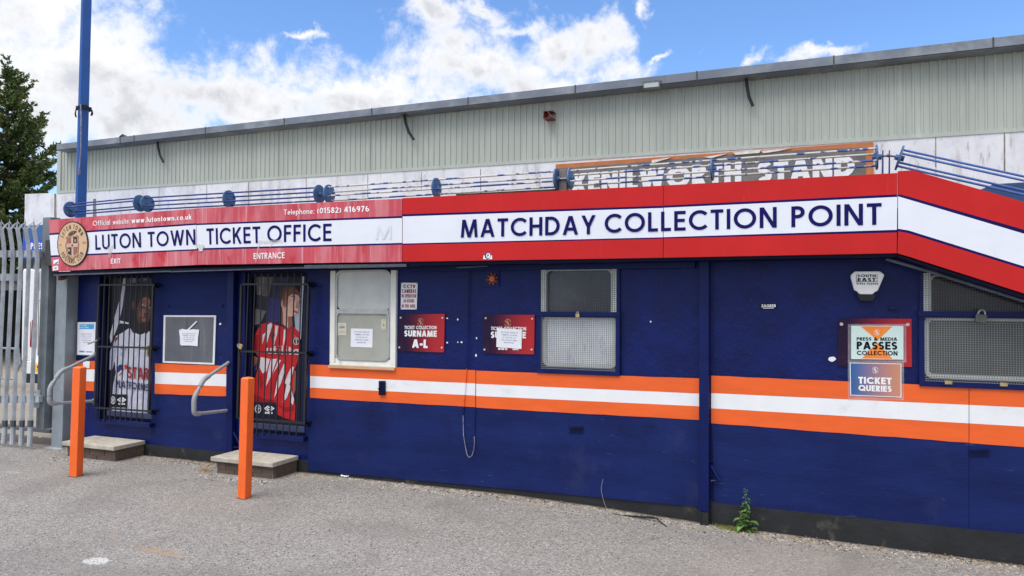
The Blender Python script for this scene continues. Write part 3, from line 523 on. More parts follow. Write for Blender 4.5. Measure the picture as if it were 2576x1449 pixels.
# ---- windows
def rrect(x0, x1, z0, z1, r, y, n=5, flat_top=False):
    pts = []
    for cx, cz, a in ((x1-r, z0+r, -90), (x1-r, z1-r, 0), (x0+r, z1-r, 90), (x0+r, z0+r, 180)):
        for i in range(n+1): t_ = math.radians(a+90*i/n); pts.append(V((cx+r*math.cos(t_), y, cz+r*math.sin(t_))))
    return pts
def frame(mb, x0, x1, z0, z1, r, th, y, dep, mi=0):
    """rounded ring frame: outer rounded rect minus inner, extruded towards the street"""
    o = rrect(x0, x1, z0, z1, r, y); i = rrect(x0+th, x1-th, z0+th, z1-th, max(.004, r-th), y); n = len(o); d_ = V((0, -dep, 0)); b0 = len(mb.v)
    mb.v += o+i+[p+d_ for p in o]+[p+d_ for p in i]
    for k in range(n):
        q = (k+1) % n
        for f_ in ((b0+2*n+k, b0+2*n+q, b0+3*n+q, b0+3*n+k), (b0+k, b0+q, b0+2*n+q, b0+2*n+k), (b0+n+k, b0+n+q, b0+3*n+q, b0+3*n+k)): mb.f.append(list(f_)); mb.m.append(mi)
def glassy(name, col, rough=.12, **k): return mat(name, col, rough, k.pop('var', .12), k.pop('scale', 2), spec=.5, **k)
def mesh_guard(mb, x0, x1, z0, z1, y, sx_, sz_, r=.0011):
    n = int((x1-x0)/sx_); k = int((z1-z0)/sz_)
    for i in range(n+1): x = x0+(x1-x0)*i/n; mb.box(x-r, x+r, y-r, y+r, z0, z1)
    for j in range(k+1): z = z0+(z1-z0)*j/k; mb.box(x0, x1, y-3.2*r, y-1.2*r, z-r, z+r)
# first window: white surround, frosted panes
win = MB(); x0, x1, z0, z1 = w1; y = .03
for q in ((x0-.02, x0+.035, z0-.0, z1), (x1-.035, x1+.02, z0, z1), (x0-.02, x1+.02, z0-.02, z0+.0)): win.box(q[0], q[1], -.012, y+.02, q[2], q[3])
win.box(x0+.035, x1-.035, .0, .03, z0, z0+.05)
wo1 = win.build('window', M_wframe, office, bevel=.004)
zb0, zb1 = pz(910, 909), pz(910, 679); xa, xb = px_(843, 800), px_(983.5, 800)
zm = pz(910, 788)
fr = MB(); frame(fr, xa, xb, zb0, zb1, .075, .022, .012, .016); frame(fr, xa+.012, xb-.012, zb0+.01, zm+.02, .06, .016, .004, .014); fr.box(xa+.02, xb-.02, -.012, .012, zm-.004, zm+.036); fr.build('frame', M_alu, wo1, smooth=True)
pn = MB(); pn.poly(rrect(xa+.016, xb-.016, zm+.03, zb1-.012, .06, .010)); pn.build('pane', glassy('frosted_upper', (.56, .58, .55), .25, marks=(((.40, .41, .38), 3, (1, 1, .4), .45, .7, .5),)), wo1, recalc=False)
pn = MB(); pn.poly(rrect(xa+.02, xb-.02, zb0+.02, zm, .05, .006)); pn.build('pane', glassy('frosted_lower', (.36, .36, .31), .3, marks=(((.46, .46, .40), 2, (1, 1, .6), .45, .7, .6),)), wo1, recalc=False)
sl = MB(); sl.box(x0-.025, x1+.02, -.03, .0, z0-.045, z0-.02); sl.build('sill', M_wood, wo1, bevel=.003)
# second and third windows: fixed light above, meshed flap below
def flap_window(x0, x1, z0, z1, zbar, glass_hi, glass_lo, whole=True, xr=None):
    m_ = MB(); yb = .06
    m_.box(x0, x0+.045, .0, yb, zbar, z1); m_.box(x1-.045, x1, .0, yb, zbar, z1); w_ = m_.build('window', M_wframe, office)
    m_ = MB(); frame(m_, x0+.036, x1-.036, zbar-.014, z1-.01, .05, .014, .02, .022); m_.build('frame', M_alu, w_, smooth=True)
    m_ = MB(); m_.poly([(x0+.04, .045, zbar), (x1-.04, .045, zbar), (x1-.04, .045, z1), (x0+.04, .045, z1)]); m_.build('pane', glass_hi, w_, recalc=False)
    m_ = MB(); m_.poly(rrect(x0+.02, x1-.02, z0+.03, zbar-.03, .05, .04)); m_.build('pane', glass_lo, w_, recalc=False)
    m_ = MB(); frame(m_, x0+.008, x1-.008, z0+.012, zbar-.015, .05, .030, .035, .012); m_.build('flap_frame', M_wframe, w_, smooth=True)
    m_ = MB(); frame(m_, x0-.03, x1+.03, z0-.045, zbar+.01, .004, .034, .012, .03); frame(m_, x0-.025, x1+.025, zbar-.012, z1+.03, .004, .022, .012, .016); m_.box(x0-.036, x1+.036, -.034, -.019, zbar-.012, zbar+.022)
    m_.build('guard_frame', M_navy, w_)
    m_ = MB(); mesh_guard(m_, x0, x1, zbar+.022, z1, -.004, .0155, .0155, .0011); m_.build('mesh_guard', mat('wire_dark', lin(92, 94, 100), .5, metal=.3), w_)
    m_ = MB(); mesh_guard(m_, x0, x1, z0-.005, zbar-.012, -.012, .0155, .0155, .0014); m_.build('mesh_guard', mat('wire_grey', lin(142, 145, 148), .5, metal=.3), w_)
    for f_ in (.13, .84):
        m_ = MB(); xx = x0+(x1-x0)*f_; m_.box(xx-.03, xx+.03, -.025, -.018, z0-.03, z0-.018); m_.build('hinge', M_navy, w_)
    return w_
zbar = pz(1455, 791)
flap_window(*w2, zbar, glassy('dark_pane', (.028, .03, .045), .1, marks=(((.09, .09, .13), 1.6, (1, 1, 1), .5, .62, .7),)), glassy('silver_pane', (.88, .89, .92), .2, marks=(((.46, .47, .51), 9, (4, 1, 1), .50, .7, .6),)))
w_ = flap_window(*w3, pz(2400, 791), glassy('black_pane', (.016, .017, .024), .12), glassy('olive_pane', (.075, .08, .064), .3))
for (x, y) in ((2386, 962), (2525, 967)):
    m_ = MB(); q = P(x, y, -.02); m_.box(q.x-.022, q.x+.022, -.026, -.019, q.z-.012, q.z+.012); m_.build('brass_hinge', mat('brass', lin(190, 168, 116), .4, .2, 30, metal=.6), w_)

# ---- doors with posters, bar gates in front
def gate(name, bars, y_top, y_bot, frame_l, frame_r, rails, Y=-.07):
    gt = bpy.data.objects.new(name, None); COL.objects.link(gt); gt.parent = office
    gt.location = P(frame_l[1][0], frame_l[1][1], Y)-office.location
    for (xt, yt), (xb, yb) in bars:
        m_ = MB(); a = V((xt, yt, 0)); b_ = V((xb, yb, 0)); d_ = b_-a
        p = a-d_*((yt-y_top)/d_.y); q = b_+d_*((y_bot-yb)/d_.y)
        m_.tube([P(p.x, p.y, Y), P(q.x, q.y, Y)], .0065, 8); m_.build('bar', M_black, gt, smooth=True)
    for (a, b_) in (frame_l, frame_r):
        m_ = MB(); p, q = P(*a, Y-.012), P(*b_, Y-.012); w_ = V((.011, 0, 0)); m_.prism([q-w_, q+w_, p+w_, p-w_], (0, .022, 0)); m_.build('frame_upright', M_black, gt)
    for (a, b_) in rails:
        m_ = MB(); p, q = P(*a, Y-.014), P(*b_, Y-.014); h_ = V((0, 0, .009)); m_.prism([p-h_, q-h_, q+h_, p+h_], (0, .018, 0))
        m_.prism([p-h_, p+h_, p+h_+V((.012, 0, 0)), p-h_+V((.012, 0, 0))], (0, .09, 0)); m_.prism([q-h_-V((.012, 0, 0)), q+h_-V((.012, 0, 0)), q+h_, q-h_], (0, .09, 0)); m_.build('rail', M_black, gt)
    for (a, b_) in rails:                                         # hinge lugs on the right
        m_ = MB(); q = P(*b_, -.01); m_.box(q.x-.005, q.x+.035, -.03, .02, q.z-.03, q.z+.02); m_.build('hinge_lug', M_dnavy, gt, bevel=.004)
    return gt
A1 = lambda x, y: (228+x/3.374, 670.8+y/3.374)
A2 = lambda x, y: (590.3+x/3.2745, 670.8+y/3.2745)
gate('bar_gate', [(A1(a, 155), A1(a-43, 1210)) for a in (118, 162, 208, 254, 299, 345, 390, 437, 485)], 693, 1060, (A1(68, 155), A1(28, 1195)), (A1(527, 155), A1(486, 1228)),
     [(A1(68, 155), A1(548, 155)), (A1(48, 678), A1(528, 690)), (A1(26, 1197), A1(520, 1230))])
gate('bar_gate', [(A2(a, 145), A2(a-38, 1270)) for a in (112, 167, 222, 275, 328, 383, 437, 492, 550)], 688, 1096, (A2(52, 145), A2(18, 1250)), (A2(604, 145), A2(570, 1290)),
     [(A2(52, 145), A2(612, 145)), (A2(36, 697), A2(600, 712)), (A2(18, 1248), A2(590, 1290))])
DY = .11
def door(h, nm='door'):
    m_ = MB(); x0, x1, z0, z1 = h; m_.box(x0+.002, x1-.002, DY, DY+.04, z0+.002, z1-.002); d_ = m_.build(nm, mat('door_navy', lin(12, 16, 52), .4, .2, 6), office)
    m_ = MB(); frame(m_, x0+.001, x1-.001, z0+.001, z1-.001, .003, .045, DY-.001, .05); m_.build('door_frame', M_dnavy, d_)
    return d_
dd1, dd2 = door(d1), door(d2)
for (x0, y0, x1, y1) in ((246, 1061, 376, 1070), (640, 1095, 763, 1107)):
    m_ = MB(); a, b_ = P(x0, y0, -.06), P(x1, y1, -.06); z_ = pz((x0+x1)/2, (y0+y1)/2, -.06); m_.box(a.x, b_.x, -.06, .02, z_-.022, z_+.022); m_.build('door_sill', M_navy, office, bevel=.004)
for (h, d_) in ((d1, dd1), (d2, dd2)):
    m_ = MB(); m_.box(h[0]+.06, h[1]-.06, DY-.03, DY-.002, h[2]+.02, h[2]+.10); m_.build('kick_panel', mat('kick', lin(62, 70, 100), .6, .2, 8), d_, bevel=.004)
m_ = MB(); q = P(*A1(487, 715), DY-.01); m_.box(q.x-.012, q.x+.012, DY-.018, DY-.001, q.z-.055, q.z+.055); m_.tube([q+V((0, -.01, .02)), q+V((0, -.04, .02)), q+V((-.07, -.045, .02))], .006, 6); m_.build('handle', mat('brass', (1, 1, 1)), dd1)

def poster(name, label, AT, base, parts, lettering, loc):
    """a printed sheet: flat shapes laid one above another on the sheet itself"""
    root = thing(name, label, 'poster', loc)
    m_ = MB(); q = [P(*AT(*p), DY-.004) for p in base]; m_.prism(q, (0, .003, 0)); m_.build('sheet', mat(name+'_ground', lin(14, 15, 34), .45, .5, 3), root)
    m_ = MB(); mats = []
    for k, (pts, cl) in enumerate(parts):
        mm = mat('print_%02x%02x%02x' % cl, lin(*cl), .45, .10, 14)
        if mm not in mats: mats.append(mm)
        m_.poly([P(*AT(*p), DY-.0045-.0003*k) for p in pts], mats.index(mm))
    m_.build('print', mats, root, recalc=False)
    m_ = MB(); mats = []; y_ = DY-.0045-.0003*(len(parts)+2)
    for kind, dat, cl, th in lettering:
        mm = mat('print_%02x%02x%02x' % cl, lin(*cl), .45, .10, 14)
        if mm not in mats: mats.append(mm)
        i = mats.index(mm)
        if kind == 'L': A, B = ribbon([AT(*p) for p in dat], th/3.3, False); n = len(A); m_.add([P(*p, y_) for p in A]+[P(*p, y_) for p in B], [(j, j+1, n+j+1, n+j) for j in range(n-1)], i)
        else:
            s_, bl, br, tl = dat; ptext(m_, s_, AT(*bl), AT(*br), AT(*tl), y_-.0005, i, th)
    if lettering: m_.build('lettering', mats, root, recalc=False)
    return root
def ell(cx, cy, rx, ry, rot=0, n=20, a0=0, a1=360):
    c_, s_ = math.cos(math.radians(rot)), math.sin(math.radians(rot)); o = []
    for i in range(n):
        t_ = math.radians(a0+(a1-a0)*i/n); x, y = rx*math.cos(t_), ry*math.sin(t_); o.append((cx+x*c_-y*s_, cy+x*s_+y*c_))
    return o
DK = (22, 16, 18); SK1 = (92, 54, 44); SK1h = (150, 98, 82); SH1 = (206, 206, 220); SH1s = (168, 170, 192)
def diamond(cx, cy, w_, h_):                                       # outlined double diamond emblem
    return [('L', [(cx-w_*.15, cy-h_*.95), (cx-w_, cy), (cx-w_*.15, cy+h_*.95)], (235, 235, 240), 8), ('L', [(cx+w_*.15, cy-h_*.95), (cx+w_, cy), (cx+w_*.15, cy+h_*.95)], (235, 235, 240), 8),
            ('L', [(cx-w_*.45, cy), (cx, cy-h_*.5), (cx+w_*.45, cy), (cx, cy+h_*.5), (cx-w_*.5, cy)], (235, 235, 240), 7)]
p1 = [([(285, 60), (310, 60), (268, 355), (225, 520), (170, 650), (162, 590), (205, 420), (255, 250)], (196, 196, 206)),
      ([(310, 60), (520, 60), (520, 150), (400, 130), (300, 160)], (52, 54, 72)), ([(330, 90), (380, 70), (385, 130), (335, 140)], (120, 122, 138)), ([(430, 80), (470, 70), (480, 110), (435, 130)], (110, 112, 128)),
      ([(240, 455), (325, 475), (322, 488), (250, 480), (243, 500)], (210, 208, 214)),
      ([(330, 518), (270, 560), (215, 590), (190, 660), (165, 720), (158, 870), (182, 885), (203, 800), (215, 900), (192, 1000), (186, 1080), (178, 1180), (182, 1262), (478, 1275), (490, 900), (502, 548), (465, 560), (420, 580), (368, 558)], SH1),
      ([(215, 600), (190, 660), (165, 720), (158, 870), (182, 885), (203, 800), (225, 690)], SH1s), ([(205, 610), (240, 585), (225, 620), (208, 650)], (120, 30, 40)), ([(340, 1100), (370, 1020), (380, 1030), (330, 1180), (315, 1215)], SH1s), ([(390, 700), (420, 640), (430, 660), (400, 760)], (190, 192, 208)), ([(250, 740), (300, 690), (280, 800)], SH1s), ([(205, 930), (250, 1000), (230, 1080), (190, 1080)], SH1s), ([(420, 1080), (480, 1040), (480, 1240), (440, 1240)], (188, 190, 206)),
      ([(362, 470), (345, 540), (368, 570), (375, 560), (420, 575), (465, 555), (470, 575), (498, 540), (495, 470)], (30, 20, 26)),
      (ell(430, 330, 78, 165, 6), (26, 17, 17)), (ell(452, 385, 62, 118, 4), SK1), (ell(362, 325, 13, 38), SK1), (ell(468, 300, 38, 42), SK1h), (ell(435, 395, 22, 40, 12), SK1h), (ell(470, 385, 15, 34), (132, 86, 72)), (ell(495, 400, 12, 36), (92, 56, 48)),
      ([(425, 300), (450, 292), (474, 300), (450, 298)], DK), ([(488, 318), (503, 316), (514, 326), (503, 322)], DK),
      (ell(450, 324, 15, 8), (205, 196, 196)), (ell(453, 323, 7, 8), DK), (ell(502, 348, 10, 7), (190, 182, 182)), (ell(504, 347, 5, 7), DK), (ell(470, 402, 20, 10), (60, 32, 28)), (ell(456, 452, 26, 15, 8), (150, 84, 82)), ([(430, 452), (482, 458), (456, 456)], (60, 28, 30)), (ell(455, 495, 46, 22), (38, 24, 22)),
      ([(172, 1082), (312, 1085), (308, 1195), (170, 1190)], (14, 16, 34)), (ell(190, 1134, 20, 34), (220, 220, 226)), (ell(190, 1134, 14, 27), (14, 16, 34)), ([(186, 1115), (194, 1115), (194, 1155), (186, 1155)], (220, 220, 226)), ([(180, 1126), (200, 1126), (200, 1136), (180, 1136)], (220, 220, 226)),
      (ell(250, 868, 24, 38, 10), (30, 52, 120)), ([(232, 895), (262, 865), (270, 880), (240, 925)], (150, 40, 50)), ([(230, 905), (262, 878), (266, 888), (238, 920)], (224, 220, 226)),
      ([(300, 818), (306, 840), (322, 842), (309, 854), (314, 876), (300, 862), (284, 874), (290, 852), (278, 838), (294, 838)], (196, 36, 44))]
l1 = diamond(264, 1130, 34, 20)+[('T', ('umbro', (236, 1172), (292, 1174), (236, 1150)), (235, 235, 240), .24),
     ('T', ('STAR', (314, 948), (492, 962), (314, 848)), (176, 34, 46), .17), ('T', ('PLATFORMS', (212, 1022), (490, 1058), (214, 962)), (26, 36, 96), .17)]+[('L', [(250, 690), (275, 678), (303, 690), (275, 702), (250, 690)], (80, 84, 110), 5)]
poster('door_poster', 'door poster of a player in a white shirt, behind the left bar gate', A1, [(120, 1285), (500, 1300), (520, 60), (150, 60)], p1, l1, P(*A1(310, 1285), DY))
RD = (196, 28, 36); RDs = (150, 16, 26); WHs = (226, 214, 216); SK2 = (226, 172, 150); SK2s = (150, 92, 76)
p2 = [([(175, 60), (325, 60), (280, 250), (180, 230)], (96, 90, 90)), ([(180, 235), (285, 250), (260, 360), (175, 345)], (38, 34, 46)), ([(172, 345), (260, 365), (210, 470), (165, 480)], (110, 104, 104)), ([(325, 60), (470, 60), (395, 260), (300, 260)], (34, 30, 62)), ([(285, 255), (385, 265), (370, 460), (300, 460), (255, 480)], (46, 40, 104)), ([(220, 70), (250, 70), (225, 230), (200, 230)], (136, 128, 124)),
      ([(555, 60), (575, 60), (560, 300), (545, 600), (520, 560), (530, 300)], (196, 198, 206)), ([(490, 380), (545, 280), (545, 560), (500, 520)], (180, 184, 198)),
      ([(160, 735), (190, 750), (180, 850), (155, 860)], SK2s), ([(475, 850), (505, 860), (500, 1010), (480, 1090)], SK2s), ([(150, 830), (185, 790), (165, 900), (150, 900)], (36, 44, 120)),
      ([(290, 455), (215, 475), (170, 555), (158, 690), (200, 745), (205, 800), (175, 890), (160, 960), (160, 1118), (338, 1122), (342, 1215), (420, 1250), (495, 1272), (500, 1150), (475, 1010), (490, 860), (522, 770), (540, 650), (536, 540), (475, 488), (440, 515), (360, 480)], RD),
      ([(160, 1050), (250, 1090), (335, 1100), (335, 1122), (160, 1118)], RDs), ([(345, 1130), (420, 1160), (490, 1150), (492, 1190), (420, 1200)], RDs), ([(165, 570), (200, 560), (190, 700), (160, 690)], RDs), ([(230, 560), (255, 545), (228, 640)], WHs), ([(270, 480), (300, 462), (310, 480), (262, 640)], WHs), ([(335, 485), (360, 490), (350, 560), (322, 650), (330, 560)], WHs), ([(405, 520), (425, 515), (430, 540), (395, 680)], WHs), ([(490, 560), (532, 600), (520, 640), (495, 610)], (210, 90, 90)),
      ([(215, 745), (290, 760), (265, 860), (230, 880), (205, 830)], WHs), ([(300, 760), (350, 760), (300, 900), (258, 985), (275, 860)], WHs), ([(360, 770), (385, 770), (300, 905), (320, 870)], WHs), ([(405, 800), (420, 830), (385, 950), (325, 1085), (350, 930)], WHs), ([(470, 820), (490, 830), (450, 980), (410, 960), (440, 880)], WHs), ([(430, 960), (465, 985), (430, 1080), (395, 1120), (415, 1040)], WHs), ([(210, 890), (230, 950), (215, 1000), (190, 950)], (168, 20, 30)), ([(300, 990), (340, 900), (345, 960), (310, 1060)], (172, 22, 30)), ([(465, 1010), (490, 1090), (480, 1140), (465, 1120), (470, 1060)], WHs),
      ([(392, 300), (385, 470), (440, 515), (478, 485), (470, 400)], SK2s), ([(400, 380), (400, 470), (440, 505), (440, 400)], SK2),
      (ell(452, 232, 84, 80, 18), (84, 48, 34)), (ell(462, 305, 66, 112, 16), SK2), (ell(396, 300, 13, 36, 6), (214, 150, 134)), (ell(478, 345, 46, 66, 16), (238, 190, 168)), ([(392, 250), (420, 190), (470, 168), (525, 200), (548, 262), (530, 240), (500, 228), (470, 226), (440, 250), (415, 300), (400, 330)], (110, 64, 42)), (ell(425, 270, 14, 70, 10), SK2s),
      ([(455, 248), (485, 236), (512, 258), (484, 246)], (92, 56, 42)), ([(522, 280), (540, 285), (538, 292)], (92, 56, 42)), (ell(482, 268, 14, 8, 20), (214, 200, 196)), (ell(486, 268, 7, 8), (60, 46, 44)), (ell(530, 298, 8, 7, 20), (200, 186, 182)), (ell(532, 298, 4, 6), (60, 46, 44)), ([(512, 275), (528, 335), (512, 345), (500, 338)], (190, 132, 114)), (ell(503, 372, 20, 9, 24), (176, 92, 86)), ([(484, 365), (522, 380), (503, 374)], (110, 50, 48)),
      (ell(508, 615, 26, 30), (210, 196, 190)), (ell(508, 615, 20, 24), (70, 40, 50)), ([(504, 595), (512, 595), (512, 636), (504, 636)], (210, 196, 190)),
      ([(160, 1115), (338, 1120), (342, 1262), (160, 1250)], (18, 18, 44)), (ell(192, 1172, 26, 36), (200, 200, 206)), (ell(192, 1172, 19, 28), (18, 18, 44)), ([(188, 1150), (197, 1150), (197, 1195), (188, 1195)], (200, 200, 206)), ([(180, 1162), (206, 1162), (206, 1174), (180, 1174)], (200, 200, 206))]
l2 = diamond(284, 1168, 38, 22)+[('T', ('umbro', (250, 1212), (312, 1214), (250, 1188)), (235, 235, 240), .24), ('T', ('utilita', (262, 715), (530, 728), (262, 648)), (214, 196, 200), .17), ('L', [(285, 560), (305, 548), (328, 562), (305, 576), (285, 560)], (60, 20, 26), 5)]
poster('door_poster', 'door poster of a fair haired player in a red and white shirt', A2, [(165, 1330), (535, 1350), (560, 55), (175, 55)], p2, l2, P(*A2(340, 1330), DY))

# ------------------------------------------------------------------ fascia sign boards
def panel(name, parent, cols, lines, mats, th=.045, Y=FY):
    """board with its painted bands: lines is a list of y-lists (top to bottom), one value per column x"""
    mb = MB(); d_ = V((0, th, 0))
    L = [[P(x, y, Y) for x, y in zip(cols_, ys_)] for cols_, ys_ in lines]
    for k in range(len(L)-1):
        for i in range(len(L[k])-1): mb.poly([L[k+1][i], L[k+1][i+1], L[k][i+1], L[k][i]], mats[k])
    rim = L[0]+[l[-1] for l in L[1:-1]]+L[-1][::-1]+[l[0] for l in L[1:-1]][::-1]
    n = len(rim)
    for i in range(n): mb.poly([rim[i], rim[(i+1) % n], rim[(i+1) % n]+d_, rim[i]+d_], 0)
    mb.poly([p+d_ for p in rim], 0)
    return mb
FM_old = [M_fred, M_sline, M_swhite]; FM = [M_red, M_sline, M_swhite]
PAT = [0, 1, 2, 1, 0]
def lines2(xt, xb, ys0, ys1):
    """six band edges from left ys0 to right ys1; left x runs from xt[0] at the top to xb[0] at the bottom"""
    out = []
    for k in range(6):
        f0 = (ys0[k]-ys0[0])/(ys0[5]-ys0[0]); out.append(([xt[0]+(xb[0]-xt[0])*f0, xt[1]+(xb[1]-xt[1])*f0], [ys0[k], ys1[k]]))
    return out
f1 = thing('fascia_sign', 'faded pink and red ticket office sign board with round club crest', 'sign', P(570, 664, FY))
panel('board', f1, None, lines2((122, 491.5), (131, 496.5), (553.4, 587, 591.6, 642.6, 647, 682.3), (524.6, 561.5, 566, 626.5, 630, 666.2)), PAT).build('board', FM_old, f1, recalc=False)
panel('board', f1, None, lines2((492.5, 1011.5), (497.5, 1011.5), (524.2, 562.5, 566.5, 624.5, 629, 666.0), (499.6, 543.4, 548.4, 610.9, 615.3, 658.4)), PAT).build('board', FM_old, f1, recalc=False)
f2 = thing('fascia_sign', 'bright red and white matchday collection point sign board', 'sign', P(1640, 650, FY))
panel('board', f2, None, lines2((1012.8, 1668.6), (1013, 1667.6), (498.4, 539, 544.6, 612.6, 616, 658.4), (466.8, 517.6, 523.2, 596.9, 600.2, 648.2)), PAT).build('board', FM, f2, recalc=False)
panel('board', f2, None, lines2((1670.2, 2257.6), (1669, 2255.8), (466.4, 517.2, 522.8, 596.7, 600, 648.1), (435, 489, 495.4, 578, 584.7, 636.8)), PAT, Y=FY-.002).build('board', FM, f2, recalc=False)
f3 = thing('fascia_sign', 'sloping red and white sign board without lettering at the right end', 'sign', P(2400, 690, FY))
LC = [2259.2, 2285, 2576, 2860]
def sl(y0, y1, y2): return [y0, y1, y2, y2+(y2-y1)*284/291]
panel('board', f3, None, [([2259.5, 2297, 2576, 2860], [430.4, 428.4, 508, 589]), (LC, sl(488.4, 494.5, 578)), (LC, sl(494, 501.5, 588)), (LC, sl(575.4, 579.5, 670)), (LC, sl(581.6, 586.5, 676.6)), ([2257.5, 2285, 2576, 2860], [637, 645, 738, 829])], PAT, Y=FY-.001).build('board', FM, f3, recalc=False)
LY = FY-.003
mb = MB()
for (s_, bl, br, tl, th) in (('LUTON', (240, 628.5), (355, 622.4), (239, 591.5), .155), ('TOWN', (372, 621.4), (492, 615.6), (371, 583.5), .155), ('TICKET', (520, 615.2), (655.5, 611.2), (519, 574.8), .155), ('OFFICE', (672, 609.8), (834, 606.4), (672, 567.4), .155)):
    ptext(mb, s_, bl, br, tl, LY, 0, th, .15)
mb.build('lettering', M_letter, f1, recalc=False); mb = MB()
for (s_, bl, br, tl, th) in (('Official', (233.7, 568.3), (277, 565.2), (233.7, 555.8), .13), ('website:', (284, 565), (326, 562), (284, 552.8), .13), ('www.lutontown.co.uk', (331, 561.6), (482, 551.8), (331, 549.2), .17), ('Telephone:', (714, 540.3), (790.5, 537.8), (714, 527.2), .13), ('(01582)', (798, 537.2), (858, 535), (798, 523.2), .16), ('416976', (866, 534.2), (928.5, 532.2), (866, 519.8), .18), ('EXIT', (278.7, 663.4), (303, 662.4), (278.7, 650.8), .17), ('ENTRANCE', (638, 651.8), (716, 649.4), (638, 637), .16)):
    ptext(mb, s_, bl, br, tl, LY, 0, th, .13)
    if s_ in ('www.lutontown.co.uk', '416976', 'EXIT', 'ENTRANCE'): mb.build('lettering', M_wtext, f1, recalc=False); mb = MB()
ptext(mb, 'M', (944, 602.5), (985, 601), (946, 569), LY, 0, .13)
mb.build('lettering', M_gtext, f1, recalc=False)
mb = MB()
for (s_, bl, br, tl) in (('MATCHDAY', (1159, 597.6), (1498, 588.8), (1159.5, 553), ), ('COLLECTION', (1521, 586.4), (1954, 572.4), (1521, 538.6)), ('POINT', (1990.7, 571.6), (2218, 564.9), (1990.7, 519.2))):
    ptext(mb, s_, bl, br, tl, LY-.002, 0, .165, .15)
mb.build('lettering', [M_letter], f2, recalc=False)
# joint between the first two boards: round white blob of filler
mb = MB(); c = P(506, 623, FY-.002); mb.prism([c+V((.038*math.cos(a)*(.9+.15*math.sin(3*a)), 0, .045*math.sin(a)*(.92+.12*math.cos(2*a)))) for a in [k*math.pi/8 for k in range(16)]], (0, -.006, 0)); mb.build('filler_patch', mat('filler', (.62, .62, .62), .6, .25, 30), f1)
# sticky tape left over the word ENTRANCE
mt = mat('old_tape', (.66, .62, .58), .3, .2, 20, alpha=.22)
mb = MB()
for q in (((648, 605), (662, 604), (662, 612), (649, 613)), ((662, 605), (710, 603), (710, 611), (664, 613)), ((685, 608), (689, 608), (681, 622), (678, 622))): mb.prism(quad(*q, LY-.0015), (0, -.0004, 0))
mb.prism(quad((650, 612), (654, 612), (645, 660), (641, 660), LY-.001), (0, -.0004, 0)); mb.prism(quad((270, 622), (286, 615), (278, 648), (273, 650), LY-.001), (0, -.0004, 0))
mb.build('tape_remnant', mt, f1, recalc=False)
# round crest
CY = FY-.012
cc = P(182.2, 613.6, CY); cu = P(221.4, 611.5, CY)-cc; cv = P(181.4, 557, CY)-cc
crest = MB(); crest.disc(cc, cu, cv, 48, (0, .010, 0), 0); crest.disc(cc+V((0, -.0006, 0)), cu*.945, cv*.955, 48, None, 1)
cro = crest.build('crest', [mat('crest_rim', lin(26, 16, 30), .5), mat('crest_tan', lin(206, 172, 136), .5, .06, 10)], f1, recalc=False)
mb = MB(); cm = [mat('crest_dark', lin(62, 40, 46), .5), mat('crest_brown', lin(150, 96, 78), .5, .15, 60), mat('crest_black', lin(50, 42, 52), .5), mat('crest_pale', lin(206, 168, 148), .5), mat('crest_mid', lin(178, 138, 104), .5), mat('crest_hat', lin(128, 90, 74), .5, .3, 90)]
CN = V((0, -1, 0))
def cpt(x, y, k): return cc+cu*x+cv*y+CN*(.001+.0003*k)
def cpoly(pts, mi, k): mb.poly([cpt(x, y, k) for x, y in pts], mi)
def ctext(s_, r0, a0, a1, hgt, flip=False, th=.17):
    n = len(s_); ws = [glyph(c, th)[0]+.16 for c in s_]; tot = sum(ws); acc = 0
    for c, w_ in zip(s_, ws):
        a = math.radians(a0+(a1-a0)*(acc+w_/2)/tot); acc += w_
        if c == ' ': continue
        er = np.array((math.cos(a), math.sin(a))); et = np.array((math.sin(a), -math.cos(a)))
        if flip: er2, et2 = -er, -et
        else: er2, et2 = er, et
        wid = hgt*.62*(w_-.16); pol, tw = text2d(c, th)
        o = er*r0-et2*wid/2-er2*hgt/2
        for vs, fs, k in pol: mb.add([cpt(o[0]+et2[0]*wid*x/tw+er2[0]*hgt*y, o[1]+et2[1]*wid*x/tw+er2[1]*hgt*y, 6+k) for x, y in vs], fs, 0)
ctext('LUTON TOWN', .76, 155, 28, .21); ctext('FOOTBALL CLUB', .76, 209, 329, .21, True)
sh = lambda s_: [(-.40*s_, .34*s_-.02), (-.30*s_, .40*s_-.02), (-.1*s_, .37*s_-.02), (.1*s_, .37*s_-.02), (.30*s_, .42*s_-.02), (.40*s_, .34*s_-.02), (.36*s_, .2*s_-.02), (.42*s_, 0-.02), (.38*s_, -.2*s_), (.36*s_, -.45*s_), (.14*s_, -.55*s_), (0, -.68*s_), (-.14*s_, -.55*s_), (-.34*s_, -.45*s_), (-.38*s_, -.2*s_), (-.44*s_, 0-.02), (-.36*s_, .2*s_-.02)]
cpoly([(x, y-.05) for x, y in sh(1.06)], 0, 0); cpoly([(x, y-.05) for x, y in sh(1.0)], 4, 1)
cpoly([(-.32, .28), (-.08, .28), (-.08, 0), (-.34, 0)], 1, 2); cpoly([(.06, .30), (.32, .30), (.30, .02), (.06, .02)], 2, 2); cpoly([(-.32, -.16), (-.06, -.14), (-.06, -.5), (-.28, -.44)], 2, 2); cpoly([(.08, -.14), (.34, -.14), (.32, -.42), (.08, -.5)], 1, 2)
cpoly([(-.055, .30), (.055, .30), (.055, -.58), (-.055, -.58)], 3, 3); cpoly([(-.36, .02), (.34, .02), (.34, -.14), (-.36, -.14)], 3, 4); cpoly([(0, 0), (.06, -.07), (0, -.14), (-.06, -.07)], 0, 5)
cpoly([(-.22+.06*math.cos(k), -.27+.06*math.sin(k)) for k in range(6)], 3, 3); cpoly([(.14, .2), (.24, .2), (.24, .1), (.19, .05), (.14, .1)], 4, 3)
